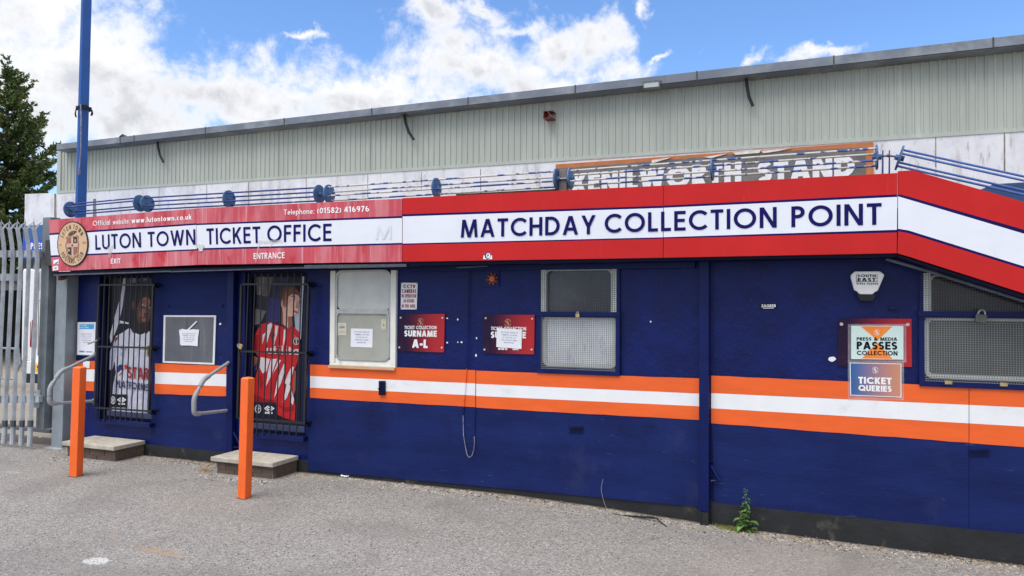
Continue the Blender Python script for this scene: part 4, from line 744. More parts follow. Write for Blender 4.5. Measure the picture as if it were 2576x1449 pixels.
cpoly([(x/1.0, y) for x, y in ell(-.02, .47, .25, .105, 14)], 0, 2); cpoly(ell(-.02, .475, .20, .085, 14), 5, 3); cpoly([(.10, .52), (.20, .57), (.32, .54), (.28, .50), (.16, .46)], 0, 3); cpoly(ell(-.05, .455, .12, .045, 14), 0, 4)
for s_, x0, x1, y in (('EST', -.88, -.70, -.02), ('1885', .64, .90, .02)):
    o = cpt(x0, y-.045, 6); letter(mb, s_.replace('5', 'S'), o, cpt(x1, y-.045, 6)-o, cpt(x0, y+.055, 6)-o, 4, .16)
mb.build('emblem', cm, cro, recalc=False)

# ------------------------------------------------------------------ anti-climb barriers of discs and rods along the roof edge
M_disc = mat('disc_blue', lin(74, 106, 146), .55, .15, 14, marks=(((.16, .07, .035), 14, (1, 1, 1), .60, .70, .8), (lin(34, 52, 98), 7, (1, 1, 1), .5, .65, .7)))
M_rod = mat('rod_blue', lin(46, 62, 128), .5, .12, 20, marks=(((.50, .47, .44), 9, (1, 1, 1), .62, .66, .6),))
M_rodp = mat('rod_peeling', lin(58, 78, 138), .55, .15, 20, marks=(((.56, .53, .48), 9, (1, 1, 1), .46, .50, .95), ((.26, .17, .10), 22, (1, 1, 1), .60, .66, .8)))
M_rodl = mat('rod_light', lin(76, 104, 168), .5, .15, 14)
def barrier(label, pts, rodmat, Y, rot, R=.088, ends=None):
    C_ = [P(x, y, Y) for x, y in pts]; ax = (C_[-1]-C_[0]).normalized()
    u = V((0, -1, 0)); w_ = ax.cross(u).normalized(); w_ = w_ if w_.z > 0 else -w_
    root = thing('roof_barrier', label, 'barrier', C_[len(C_)//2]-V((0, 0, R)), 'spinning rod barriers along the roof edge')
    for c in (C_ if ends is None else [C_[i] for i in ends]):
        m_ = MB(); m_.disc(c-ax*.006, u*R, w_*R, 28, ax*.012); m_.disc(c-ax*.03, u*.02, w_*.02, 10, ax*.06); m_.build('end_disc', M_disc, root)
    for k in range(4):
        a = math.radians(rot+90*k); d_ = u*math.cos(a)*R*.74+w_*math.sin(a)*R*.74
        m_ = MB(); n = 6; m_.tube([C_[0]+d_+(C_[-1]-C_[0])*i/n for i in range(n+1)], .0080, 8); m_.build('rod', rodmat, root, smooth=True)
    return root
BY = -.10
barrier('short blue rod barrier at the left end of the roof edge', [(178, 527), (352, 511.5)], M_rod, BY, 16)
barrier('blue rod barrier with a middle disc above the words TICKET OFFICE', [(371, 512.5), (576, 501), (803, 488.5)], M_rod, BY, 62)
barrier('half peeled rod barrier above the joint of faded and bright boards', [(828, 488), (1098, 472.5), (1401, 450.5)], M_rodp, BY, 66)
barrier('long peeling blue and white rod barrier before the stand name board', [(1435.5, 448.5), (1792, 425.5), (2205.5, 395.4)], M_rodp, BY, 60)
barrier('sloping blue rod barrier above the sloping sign board', [(2263, 397), ext((2263, 397), (2576, 467), 2860)], M_rodl, BY, 18, R=.088)
# timber upright between two barriers, and spiked upright at the end
br = thing('barrier_post', 'weathered grey timber post between two rod barriers', 'post', P(1420, 500, BY))
m_ = MB(); a, b_ = P(1409, 478, BY+.03), P(1428, 478, BY+.03); m_.box(a.x, b_.x, BY, BY+.06, a.z-.15, P(1418, 426, BY).z); m_.build('upright', mat('grey_timber', lin(118, 112, 108), .8, .25, 12, stretch=(1, 1, .2)), br, bevel=.004)
m_ = MB(); m_.tube([P(1405, 450, BY-.01), P(1434, 448.5, BY-.01)], .008, 6); m_.build('spindle', M_galv, br)
br = thing('spiked_bracket', 'thin blue spiked bracket between level and sloping barriers', 'bracket', P(2230, 436, BY))
for x in (2220.5, 2237): m_ = MB(); m_.tube([P(x, 440, BY), P(x+.4, 398, BY), P(x+.4, 378, BY)], .006, 6, r1=.004); m_.build('spike', M_rod, br)
m_ = MB(); m_.tube([P(2203, 395.4, BY), P(2215, 393.5, BY), P(2237, 391.5, BY), P(2252, 394, BY), P(2262, 396.5, BY)], .007, 8); 
for x, y in ((2208, 395), (2217, 393), (2235, 391.5)): m_.ball(P(x, y, BY), .013, 8)
m_.build('spindle', mat('dull_steel', lin(92, 92, 100), .5, .2, 20, metal=.4), br)
m_ = MB(); m_.prism(quad((1147, 488), (1402, 475), (1404, 479), (1147, 493), -.05), (0, .12, 0)); o = m_.build('edge_board', mat('dark_timber', lin(78, 74, 66), .8, .25, 12), office)

# ------------------------------------------------------------------ notices and signs on the wall
def sheet(name, label, cat, tl, tr, br, bl, Y, m, th=.004, frame=None, group=None, bevel=0):
    q = quad(tl, tr, br, bl, Y); root = thing(name, label, cat, (q[0]+q[1])/2, group)
    mb = MB(); mb.prism(q, (0, th, 0)); mb.build('panel' if cat != 'notice' else 'sheet', m, root, bevel=bevel)
    if frame:
        fm, fw = frame; mb = MB(); c = sum((p for p in q), V((0, 0, 0)))/4
        o = [p+V((0, -.004, 0)) for p in q]; i = [p+(c-p)*fw/((c-p).length)*1.4+V((0, -.004, 0)) for p in q]
        for k in range(4): mb.prism([o[k], o[(k+1) % 4], i[(k+1) % 4], i[k]], (0, .006, 0))
        mb.build('frame', fm, root)
    return root, q
def bil(q, u, v, d=0.): return (q[0]*(1-u)+q[1]*u)*(1-v)+(q[3]*(1-u)+q[2]*u)*v+V((0, -d, 0))      # q = bl br tr tl
def ltext(mb, q, s_, u0, u1, v0, v1, d, mi=0, t=.16, gap=.13): o = bil(q, u0, v0, d); letter(mb, s_, o, bil(q, u1, v0, d)-o, bil(q, u0, v1, d)-o, mi, t, gap)
def lpoly(mb, q, pts, d, mi): mb.poly([bil(q, u, v, d) for u, v in pts], mi)
M_ink = mat('ink_blue', lin(110, 112, 160), .7)
OFFICE_NOTE = ('THE TICKET OFFICE IS', 'CURRENTLY LOCATED', 'AT THE TOP OF', 'OAK ROAD BY MAIN', 'RECEPTION')
def note_lines(root, q, v0, v1, d, u=(.2, .8), m=M_ink):
    mb = MB(); n = len(OFFICE_NOTE)
    for k, s_ in enumerate(OFFICE_NOTE):
        vv = v1-(v1-v0)*(k+.8)/n; w_ = (u[1]-u[0])/2*min(1, (len(s_)+3)/21); c_ = (u[0]+u[1])/2
        ltext(mb, q, s_, c_-w_, c_+w_, vv, vv+(v1-v0)/n*.42, d, 0, .17)
    mb.build('lettering', m, root, recalc=False)
def badge(mb, q, u, v, su, sv, d, mi):
    """small round club emblem: ring of words, shield with cross"""
    for k in range(18):
        a = k*20; r = lambda rr, aa: (u+su*rr*math.cos(math.radians(aa)), v+sv*rr*math.sin(math.radians(aa)))
        if a in (0, 180): continue
        lpoly(mb, q, [r(.78, a-6), r(.78, a+6), r(1, a+6), r(1, a-6)], d, mi)
    lpoly(mb, q, [(u-su*.45, v+sv*.45), (u-su*.08, v+sv*.45), (u-su*.08, v+sv*.05), (u-su*.45, v+sv*.05)], d, mi); lpoly(mb, q, [(u+su*.08, v-sv*.05), (u+su*.4, v-sv*.05), (u+su*.36, v-sv*.4), (u+su*.08, v-sv*.6)], d, mi)
    lpoly(mb, q, [(u-su*.06, v+sv*.62), (u+su*.06, v+sv*.62), (u+su*.06, v-sv*.6), (u-su*.06, v-sv*.6)], d+.0002, mi); lpoly(mb, q, [(u-su*.4, v+sv*.06), (u+su*.4, v+sv*.06), (u+su*.4, v-sv*.06), (u-su*.4, v-sv*.06)], d+.0004, mi)
# covid-style notice in a white frame, far left
r_, q = sheet('framed_notice', 'white framed paper notice with a light blue heading on the far left wall', 'notice', (196, 810.5), (241.5, 810.5), (238, 894), (194, 892.5), .006, M_paper, frame=(mat('white_plastic', (.72, .72, .73), .4), .011))
mb = MB(); lpoly(mb, q, [(.1, .79), (.9, .79), (.9, .94), (.1, .94)], .0006, 0); lpoly(mb, q, [(.12, .08), (.42, .08), (.42, .13), (.12, .13)], .0006, 0)
ltext(mb, q, 'STAYING', .14, .5, .885, .925, .001, 1); ltext(mb, q, 'SECURE', .14, .62, .82, .86, .001, 1); lpoly(mb, q, [(.5, .085), (.86, .085), (.86, .115), (.5, .115)], .0006, 2); mb.build('print', [mat('sky_print', lin(56, 158, 214), .6), M_wtext, M_ink], r_, recalc=False)
note_lines(r_, q, .36, .68, .0008)
# grey notice board with torn paper
r_, q = sheet('notice_board', 'grey notice board in a white frame between the two doors', 'notice board', (412.5, 793), (544, 793.4), (540, 917.5), (410, 912.5), .0, mat('board_grey', lin(92, 95, 101), .55, .15, 3, marks=(((.16, .165, .175), 3, (4, 1, .4), .5, .7, .8), ((.05, .05, .055), 4, (3, 1, .5), .55, .72, .5))), frame=(mat('alu_white', (.70, .70, .71), .4, .06, 10), .022), th=.01)
r_, q = sheet('torn_paper', 'torn white paper stuck on the grey notice board', 'notice', (452, 829), (500, 829), (496, 870), (453, 867), -.008, M_paper, th=.001)
mb = MB(); mb.prism([P(x, y, -.009) for x, y in ((450, 832), (458, 827), (470, 830), (487, 828), (501, 830), (498, 850), (497, 871), (476, 869), (455, 869), (453, 850))], (0, .0008, 0)); mb.build('torn_edge', M_paper, r_)
mb = MB(); mb.prism(quad((494, 807), (496, 809), (474, 831), (471, 829), -.0085), (0, .001, 0)); mb.build('tape_strip', M_paper, r_); note_lines(r_, q, .2, .8, .0022, (.14, .86))
# enamel camera warning sign
r_, q = sheet('warning_sign', 'small white sign with red capitals about cameras', 'sign', (1009, 711), (1050.5, 711.6), (1048, 778.5), (1007.8, 778.3), .012, mat('enamel', (.80, .79, .78), .35, .06, 12), bevel=.002)
mb = MB()
for s_, u0, u1, v0, v1, th in (('CCTV', .14, .88, .80, .93, .25), ('CAMERAS', .06, .94, .62, .76, .25), ('IN OPERATION', .06, .94, .44, .57, .24), ('24 HOURS', .17, .84, .255, .385, .24), ('IN THIS AREA', .07, .92, .065, .19, .24)): ltext(mb, q, s_, u0, u1, v0, v1, .0008, 0, th)
for u, v in ((.05, .97), (.95, .97), (.05, .03), (.95, .03)): mb.disc(bil(q, u, v, .001), (.004, 0, 0), (0, 0, .004), 8, None, 1)
mb.build('lettering', [mat('crimson', lin(150, 14, 44), .5, spec=.1), M_btext], r_, recalc=False)
# collection signs (dark to red print)
M_gr = mat('print_dark_red', lin(40, 24, 52), .35, .08, 6, grad=(lin(176, 46, 52), .12, .95), spec=.15, marks=((lin(120, 60, 70), 10, (2.5, 1, .6), .56, .70, .25),))
def collection(name, label, tl, tr, br, bl, txt, nm=''):
    r_, q = sheet(name, label, 'sign', tl, tr, br, bl, .006, M_gr, th=.006)
    mb = MB(); badge(mb, q, .48, .79, .065, .105, .0006, 1)
    for s_, u0, u1, v0, v1, th in txt: ltext(mb, q, s_, u0, u1, v0, v1, .0008, 0, th, .09)
    mb.build('lettering', [M_wtext, mat('gold_print', lin(196, 150, 110), .5)], r_, recalc=False)
    for k, (u, v) in enumerate(((.04, .96-.05), (.955, .9), (.03, .1), (.955, .12))):
        m_ = MB(); m_.disc(bil(q, u, v, 0), (.009, 0, 0), (0, 0, .009), 12, (0, -.004, 0)); m_.build('screw_cap', mat('cap_grey', (.5, .48, .48), .4, .1, 10), r_)
    return r_, q
collection('collection_sign', 'dark red ticket collection sign for surnames A to L', (1004, 791), (1118.7, 789.6), (1116.7, 886.3), (1001, 883), (('TICKET COLLECTION', .13, .83, .60, .69, .2), ('SURNAME', .13, .84, .40, .565, .24), ('A-L', .31, .65, .10, .325, .25)))
collection('collection_sign', 'dark red ticket collection sign half covered by a white paper', (1217.4, 791.4), (1345, 792), (1343.4, 891.3), (1215, 889), (('TICKET COLLECTION', .15, .84, .60, .69, .2), ('SURNAME', .15, .84, .40, .565, .24), ('M-Z', .30, .70, .10, .325, .25)))
r_, q = sheet('paper_notice', 'white paper notice taped over a dark red collection sign', 'notice', (1250, 825), (1313, 829), (1311.6, 878), (1248.6, 872.8), -.002, M_paper, th=.001); note_lines(r_, q, .22, .88, .0008, (.16, .84))
r_, q = sheet('paper_notice', 'white paper notice inside the frosted window pane', 'notice', (883, 826), (938, 827.5), (937, 874.5), (882, 873), .002, M_paper, th=.001); note_lines(r_, q, .2, .9, .0008, (.16, .84))
for k, (tl, tr, br, bl, lab) in enumerate((((850, 812), (871.5, 812), (871.5, 844), (849.5, 843.5), 'cream sticker at the left of the frosted window'), ((959, 803), (971.5, 803.5), (971, 830), (958.5, 829), 'yellow and white sticker at the right of the frosted window'))):
    r_, q = sheet('window_sticker', lab, 'sticker', tl, tr, br, bl, .002, mat('cream', (.60, .57, .46), .6, .06, 10), th=.001); mb = MB()
    if k == 0: lpoly(mb, q, [(.2, .63), (.8, .63), (.8, .7), (.2, .7)], .0005, 0); [lpoly(mb, q, [(.15, v), (.85, v), (.85, v+.03), (.15, v+.03)], .0005, 2) for v in (.2, .3, .52)]; lpoly(mb, q, [(.3, .82), (.7, .82), (.7, .86), (.3, .86)], .0005, 2)
    else: mb.disc(bil(q, .5, .45, .0005), (.011, 0, 0), (0, 0, .016), 16, None, 1); [lpoly(mb, q, [(.2, v), (.8, v), (.8, v+.03), (.2, v+.03)], .0006, 2) for v in (.1, .44, .85)]
    mb.build('print', [M_btext, mat('amber', lin(214, 160, 40), .6), mat('grey_print', (.36, .34, .28), .6)], r_, recalc=False)
# alarm box
al = thing('alarm_box', 'white six sided alarm sounder with a black lower edge', 'alarm box', P(2182, 758, 0))
pts = [(2142, 690), (2150, 682.5), (2213, 682), (2222.5, 688.5), (2225, 692), (2208, 732), (2200, 735), (2196, 740.5), (2162, 740), (2156, 733), (2149, 730), (2139.5, 696)]
m_ = MB(); f_ = [P(x, y, -.065) for x, y in pts]; m_.prism(f_, (0, .085, 0)); m_.build('cover', mat('alarm_white', (.90, .90, .86), .3, .04, 4), al, bevel=.008)
m_ = MB(); m_.prism([P(x, y, -.05) for x, y in ((2158, 737), (2200, 737), (2203, 745), (2196, 758), (2164, 757), (2157, 745))], (0, .07, 0)); m_.build('sounder', mat('alarm_black', lin(24, 24, 30), .4), al, bevel=.004)
mb = MB(); Ya = -.0665
for s_, bl, br, tl, th in (('SOUTH', (2157, 697), (2203, 697.2), (2157, 690.2), .22), ('EAST', (2157.5, 707.5), (2203, 707.6), (2157.5, 699), .22), ('01462 422500', (2154.5, 715.6), (2209, 716), (2154.5, 711.4), .2)): ptext(mb, s_, bl, br, tl, Ya, 0, th)
mb.prism(rect(2153.6, 690, 2154.8, 709.4, Ya), (0, -.0003, 0), 0); mb.prism(rect(2153.6, 708.2, 2209, 709.4, Ya-.0006), (0, -.0003, 0), 0)
for k in range(5): mb.prism(rect(2204.4, 690.4+k*3.4, 2208.6, 692.2+k*3.4, Ya), (0, -.0003, 0), 1)
mb.build('lettering', [M_btext, mat('pale_red', lin(214, 130, 130), .5)], al, recalc=False)
# small black sticker on the wall, and two on the fascia
r_, q = sheet('wall_sticker', 'tiny black sticker with white blackletter word on the blue wall', 'sticker', (1913, 764.5), (1954, 764.5), (1954, 777), (1912.5, 777.5), .012, M_btext, th=.001)
mb = MB(); ltext(mb, q, 'ZAGREB', .06, .94, .36, .9, .0006, 0, .24, .08); lpoly(mb, q, [(.16, .1), (.82, .1), (.82, .24), (.16, .24)], .0006, 0); mb.build('lettering', M_wtext, r_, recalc=False)
r_, q = sheet('fascia_sticker', 'small red and white sticker with a round badge under the matchday board lettering', 'sticker', (1216.5, 634), (1238, 634), (1238, 652), (1215.6, 652), FY-.003, mat('magenta', lin(176, 46, 76), .5), th=.001)
mb = MB(); lpoly(mb, q, [(0, 0), (1, 0), (1, .52), (0, .52)], .0006, 0); mb.disc(bil(q, .5, .5, .0012), (.028, 0, 0), (0, 0, .028), 20, None, 1); mb.disc(bil(q, .56, .5, .0018), (.019, 0, 0), (0, 0, .021), 16, None, 0); ltext(mb, q, 'F', .46, .64, .34, .68, .0026, 1, .24); mb.build('print', [M_wtext, mat('plum', lin(84, 42, 66), .5)], r_, recalc=False)
r_, q = sheet('fascia_sticker', 'torn white sticker with a black bird at the left end of the faded board', 'sticker', (134, 655), (147.5, 652), (147.5, 663.5), (134.5, 664.5), FY-.003, M_paper, th=.001)
mb = MB(); lpoly(mb, q, [(.15, .1), (.45, .2), (.7, .45), (.95, .5), (.8, .2), (.5, .05)], .0006, 0); mb.build('print', M_btext, r_, recalc=False)
r_, q = sheet('fascia_sticker', 'small white sticker below the bird sticker on the faded board', 'sticker', (132.5, 670.5), (146, 668.5), (147, 678.5), (134, 681), FY-.003, M_paper, th=.001)
mb = MB(); ltext(mb, q, '24.7', .3, .75, .3, .7, .0006, 0, .2); mb.build('print', M_btext, r_, recalc=False)
# right hand group: old collection board, two laminated signs on it
r_, q = sheet('old_sign_board', 'purple to red sign board mostly hidden behind taped signs', 'sign', (2110, 801), (2293, 802), (2294, 923), (2107, 920), .006, M_gr, th=.006)
for u, v in ((.04, .88), (.95, .88)):
    m_ = MB(); m_.disc(bil(q, u, v, 0), (.012, 0, 0), (0, 0, .012), 12, (0, -.005, 0)); m_.build('screw_cap', mat('cap_grey', (.5, .5, .5)), r_)
M_lam = mat('laminate', (.70, .70, .74), .15, .2, 8, alpha=.14, spec=.4)
for (x0, y0, x1, y1, u0) in ((2133, 815, 2280, 912, 0), (2133, 908, 2274, 1007, 1)):
    m_ = MB(); m_.prism(rect(x0, y0, x1, y1, -.0062), (0, .0006, 0)); m_.build('laminate_sleeve', M_lam, r_)
lam = r_
r_, q = sheet('laminated_sign', 'pale green and orange laminated sign for press and media passes', 'sign', (2141.5, 819.3), (2272.5, 819.8), (2272.5, 904.6), (2141.5, 903), -.009, mat('mint', lin(206, 228, 220), .4, .03, 4, spec=.1), th=.0015)
mb = MB(); lpoly(mb, q, [(.18, .985), (.80, .985), (.51, .56)], .0006, 1); lpoly(mb, q, [(.20, .015), (.80, .015), (.51, .50)], .0006, 1); badge(mb, q, .5, .80, .055, .09, .001, 2)
for s_, u0, u1, v0, v1, th in (('PRESS & MEDIA', .105, .885, .555, .655, .2), ('PASSES', .105, .885, .29, .525, .22), ('COLLECTION', .11, .89, .12, .25, .2)): ltext(mb, q, s_, u0, u1, v0, v1, .0014, 0, th, .1)
lpoly(mb, q, [(0, 0), (1, 0), (1, .015), (0, .015)], .001, 3); lpoly(mb, q, [(0, .985), (1, .985), (1, 1), (0, 1)], .001, 3); lpoly(mb, q, [(0, .015), (.012, .015), (.012, .985), (0, .985)], .001, 3); lpoly(mb, q, [(.988, .015), (1, .015), (1, .985), (.988, .985)], .001, 3)
mb.build('lettering', [M_btext, mat('orange_print', lin(244, 138, 52), .5), M_wtext, M_paper], r_, recalc=False)
r_, q = sheet('laminated_sign', 'blue to orange laminated sign for ticket queries', 'sign', (2137.5, 912), (2267.5, 914.6), (2267.5, 1000), (2139, 994.6), -.009, mat('print_blue_orange', lin(8, 98, 158), .35, .08, 5, grad=(lin(206, 140, 106), -.15, 1.15), spec=.1), th=.0015)
mb = MB(); badge(mb, q, .5, .79, .06, .1, .001, 0)
for s_, u0, u1, v0, v1, th in (('TICKET', .165, .815, .37, .575, .24), ('QUERIES', .165, .815, .15, .33, .24)): ltext(mb, q, s_, u0, u1, v0, v1, .0014, 0, th, .08)
for pl in ([(0, 0), (1, 0), (1, .02), (0, .02)], [(0, .98), (1, .98), (1, 1), (0, 1)], [(0, .02), (.016, .02), (.016, .98), (0, .98)], [(.984, .02), (1, .02), (1, .98), (.984, .98)]): lpoly(mb, q, pl, .001, 0)
mb.build('lettering', M_wtext, r_, recalc=False)
# scraps of paper still stuck to the blue wall
k = 0
def whereis(x, y): return 'beside the surname sign' if x < 1130 else 'by the grey conduit' if x < 1215 else 'near the sign boards at right'
SCR = [(554, 815, 5, 5, 'white paper scrap right of the grey notice board'), (1125, 801, 5, 4, None), (1151.5, 804, 4, 5, None), (1125, 862, 5, 5, None), (1152, 861, 3, 4, None), (1161.5, 861, 5, 5, None), (1199, 851, 4, 5, None), (1197.5, 894, 5, 8, 'larger white paper scrap left of the covered collection sign'), (1637, 809, 4, 5, 'white paper scrap alone on the wall right of the silver window'), (2093, 903, 19, 14, 'large torn white paper scrap left of the laminated signs')]
for (x, y, w_, h_, lab) in SCR:
    n = 8; Yk = .008 if x < 577 else .014
    pts = [P(x+w_/2*math.cos(2*math.pi*i/n)*random.uniform(.75, 1.15), y+h_/2*math.sin(2*math.pi*i/n)*random.uniform(.75, 1.15), Yk if x > 577 else -.001) for i in range(n)]
    mb = MB(); mb.prism(pts, (0, -.002, 0)); o = mb.build('paper_scrap', M_paper)
    tag(o, lab or ('tiny white paper scrap stuck beside the dark red collection signs'), 'paper scrap', 'paper scraps stuck on the wall')
r_, q = sheet('paper_notice', 'small white paper patch on the orange stripe behind the left bollard', 'notice', (209, 909), (226, 909), (225, 926), (209, 926), .008, M_paper, th=.001)

# ------------------------------------------------------------------ locks
def padlock(name, label, x, y, s, Y, brass=True, lean=0.):
    c = P(x, y, Y); r_ = thing(name, label, 'padlock', c-V((0, 0, s)))
    u = V((math.cos(lean), 0, math.sin(lean))); w_ = V((-math.sin(lean), 0, math.cos(lean)))
    m_ = MB(); m_.prism([c-u*s-w_*s, c+u*s-w_*s, c+u*s+w_*s*.7, c-u*s+w_*s*.7], (0, -s*.7, 0)); m_.build('lock_body', mat('brass', (1, 1, 1)) if brass else mat('lock_grey', lin(96, 96, 92), .5, .2, 30, metal=.4), r_, bevel=s*.15)
    m_ = MB(); m_.tube([c+u*(s*.6*math.cos(a))+w_*(s*.6+s*1.0*math.sin(a))+V((0, -s*.35, 0)) for a in [math.pi*i/8 for i in range(9)]], s*.17, 6); m_.build('shackle', mat('steel_bright', lin(170, 170, 165), .3, .1, 20, metal=.7), r_)
padlock('padlock', 'small brass padlock on the bar above the silver window', 1453.5, 793, .017, -.045)
padlock('padlock', 'grey padlock hanging askew on the right hand window guard', 2467, 799, .034, -.045, False, -.15)
padlock('padlock', 'brass padlock on the left edge of the right door gate', 606, 871, .024, -.1, True, 1.2)
r_ = thing('gate_bolt', 'bright steel bolt sticking out beside the left bar gate', 'bolt', P(237, 862, -.1)); m_ = MB(); m_.tube([P(222, 865, -.1), P(249, 855, -.09)], .010, 6); m_.build('rod', mat('steel_bright', (1, 1, 1)), r_); m_ = MB(); m_.tube([P(245, 861, -.1), P(251, 850, -.09)], .014, 6); m_.build('hasp', M_black, r_)

# ------------------------------------------------------------------ handrails
def handrail(label, pts):
    W3 = [P(x, y, Y) for x, y, Y in pts]; r_ = thing('handrail', label, 'handrail', W3[-1], 'grey handrails beside the steps')
    def soft(P3, r=.035):
        o = [P3[0]]
        for a, b_, c in zip(P3, P3[1:], P3[2:]):
            p, q = b_+(a-b_).normalized()*r, b_+(c-b_).normalized()*r; o += [p*(1-t_)**2+b_*2*t_*(1-t_)+q*t_*t_ for t_ in (0, .25, .5, .75, 1)]
        return o+[P3[-1]]
    m_ = MB(); m_.tube(soft(W3), .0165, 12); m_.build('tube', M_rail, r_, smooth=True)
    for i in (1, 2, 3):
        a = W3[i]+(W3[i-1]-W3[i]).normalized()*.075; b_ = W3[i]+(W3[i+1]-W3[i]).normalized()*.075
        m_ = MB(); m_.tube(soft([a, W3[i], b_], .04), .0235, 12); m_.build('elbow', M_rail, r_, smooth=True)
    for w_ in (W3[0], W3[-1]): m_ = MB(); m_.disc(w_+V((0, -.012, 0)), (.03, 0, 0), (0, 0, .03), 14, (0, .014, 0)); m_.build('wall_flange', M_rail, r_)
handrail('grey tubular handrail beside the left step', [(241, 892, 0), (152, 935, -.40), (124.5, 977, -.5), (124.5, 1016, -.5), (238, 1008.5, 0)])
handrail('grey tubular handrail left of the right step', [(584, 906, 0), (512, 955, -.36), (488, 1002, -.48), (488, 1042, -.48), (578.5, 1032, 0)])

# ------------------------------------------------------------------ steps
M_brk = mat('step_brick', lin(92, 76, 66), .9, .2, 9, bump=.6, bscale=40, bdist=.008, marks=(((.10, .085, .07), 7, (1, 1, 2), .5, .66, .8), ((.17, .09, .06), 8, (1, 1, 2.5), .6, .68, .7)))
def brick_face(mb, x0, x1, y0, y1, z0, z1):
    """courses of bricks with raked joints on the three open sides"""
    hgt, ln = .068, .215; nz = max(1, round((z1-z0)/hgt)); hh = (z1-z0)/nz; mb.box(x0+.006, x1-.006, y0+.006, y1, z0, z1-.002, 1)
    for k in range(nz):
        za, zb = z0+k*hh+.004, z0+(k+1)*hh-.004; off = (k % 2)*ln/2; x = x0-off
        while x < x1-.01:
            a, b_ = max(x0, x+.004), min(x1, x+ln-.004)
            if b_-a > .02: mb.box(a, b_, y0+random.uniform(-.002, .002), y0+.05, za, zb, 0)
            x += ln
        y = y0-.06
        while y < y1:
            a, b_ = max(y0+.055, y+.004), min(y1, y+ln/2-.004)
            if b_-a > .02: mb.box(x1-.05, x1+random.uniform(-.002, .002), a, b_, za, zb, 0); mb.box(x0-random.uniform(0, .003), x0+.05, a, b_, za, zb, 0)
            y += ln/2
def step(label, fl, fr, bx, by, in0, in1):
    z = P(bx, by).z; a, b_ = G(*fl, z), G(*fr, z); y0 = (a.y+b_.y)/2
    r_ = thing('door_step', label, 'step', ((a.x+b_.x)/2, 0, 0), 'slabbed brick steps below the doors')
    m_ = MB(); m_.box(a.x, b_.x, y0, .0, z-.042, z); o = m_.build('slab', M_slab, r_, bevel=.006)
    m_ = MB(); brick_face(m_, a.x+in0, b_.x-in1, y0+.035, .0, -.03, z-.043); m_.build('brick_base', [M_brk, mat('mortar', lin(112, 102, 92), .95, .2, 20)], r_)
step('brick step with a concrete slab under the left door', (155, 1110.5), (286.5, 1124), 379.5, 1109, .04, .02)
step('brick step with a concrete slab under the right door', (528.5, 1149), (686, 1165), 768, 1147.5, .05, .02)

# ------------------------------------------------------------------ bollards
def bollard(label, tx, ty, bx, by, half):
    b_ = G(bx, by, 0); Yc = b_.y; t_ = P(tx, ty, Yc); r_ = thing('bollard', label, 'bollard', b_, 'square orange bollards')
    ax = t_-b_; rt = _R; fw = V((0, -1, 0)); ang = math.radians(48); 
    vd = V((b_.x-CAM.x, b_.y-CAM.y, 0)).normalized(); sd_ = V((vd.y, -vd.x, 0)); k = half
    c4 = [-vd*k*1.30+sd_*k*.06, sd_*k, vd*k*1.30, -sd_*k]
    m_ = MB(); base = [b_+c-V((0, 0, .1)) for c in c4]; top = [t_+c for c in c4]; m_.add(base+top, [(3, 2, 1, 0), (4, 5, 6, 7)]+[(i, (i+1) % 4, 4+(i+1) % 4, 4+i) for i in range(4)]); m_.build('post', mat('bollard_orange', (.86, .135, .018), .45, .06, 6, bump=.12, bscale=30, marks=(((.55, .075, .02), 7, (1, 1, .6), .55, .70, .5), ((.25, .09, .05), 16, (1, 1, .6), .67, .72, .7), ((.9, .3, .1), 24, (1, 1, .4), .68, .73, .5))), r_, bevel=.004)
    m_ = MB(); m_.add([b_+c*1.18 for c in c4]+[b_+c*1.10+V((0, 0, .006)) for c in c4], [(4, 5, 6, 7)]+[(i, (i+1) % 4, 4+(i+1) % 4, 4+i) for i in range(4)]); m_.build('base_collar', mat('collar_dirt', (.09, .082, .075), .95, .3, 30), r_)
    m_ = MB(); h_ = .010; m_.add([t_+c for c in c4]+[t_+c*.62+V((0, 0, h_)) for c in c4], [(4, 5, 6, 7)]+[(i, (i+1) % 4, 4+(i+1) % 4, 4+i) for i in range(4)]); m_.build('cap', mat('bollard_cap', (.88, .20, .035), .5, .06, 6), r_)
bollard('orange square bollard before the left step', 200.5, 925, 190.3, 1197, .058)
bollard('orange square bollard before the right step', 623.5, 952, 614.4, 1252, .0555)

# ------------------------------------------------------------------ tall blue pole behind the boards
r_ = thing('lamp_column', 'tall blue steel column rising behind the faded sign board', 'column', (P(203, 560, .5).x, .5, 0))
m_ = MB()
lo, hi = P(202.5, 540, .5), P(218.5, -40, .5); lo2 = lo+(lo-hi)*(lo.z/(hi.z-lo.z)); vd = V((lo.x-CAM.x, lo.y-CAM.y, 0)).normalized(); sd_ = V((vd.y, -vd.x, 0))
c4 = [sd_*.062, vd*.05+sd_*.052, vd*.1, vd*.05-sd_*.062, -sd_*.058+vd*.0, -sd_*.035-vd*.03]
hi2 = hi+(hi-lo)*.6
m_.add([lo2+c*1.04 for c in c4]+[hi2+c*.86 for c in c4], [(5, 4, 3, 2, 1, 0), (6, 7, 8, 9, 10, 11)]+[(i, (i+1) % 6, 6+(i+1) % 6, 6+i) for i in range(6)])
m_.build('shaft', mat('column_blue', lin(30, 82, 152), .45, .12, 2, marks=((lin(70, 84, 120), 3, (3, 3, .5), .6, .7, .6),)), r_)
sb = P(211, 264, .5)
m_ = MB()
for k in range(3): m_.tube([sb+V((0, 0, -.012*k-.02))+vd*.04+(sd_*math.cos(a)*.078+vd*math.sin(a)*.085)+V((0, 0, .01*math.sin(3*a+k))) for a in [2*math.pi*i/14 for i in range(15)]], .009, 6)
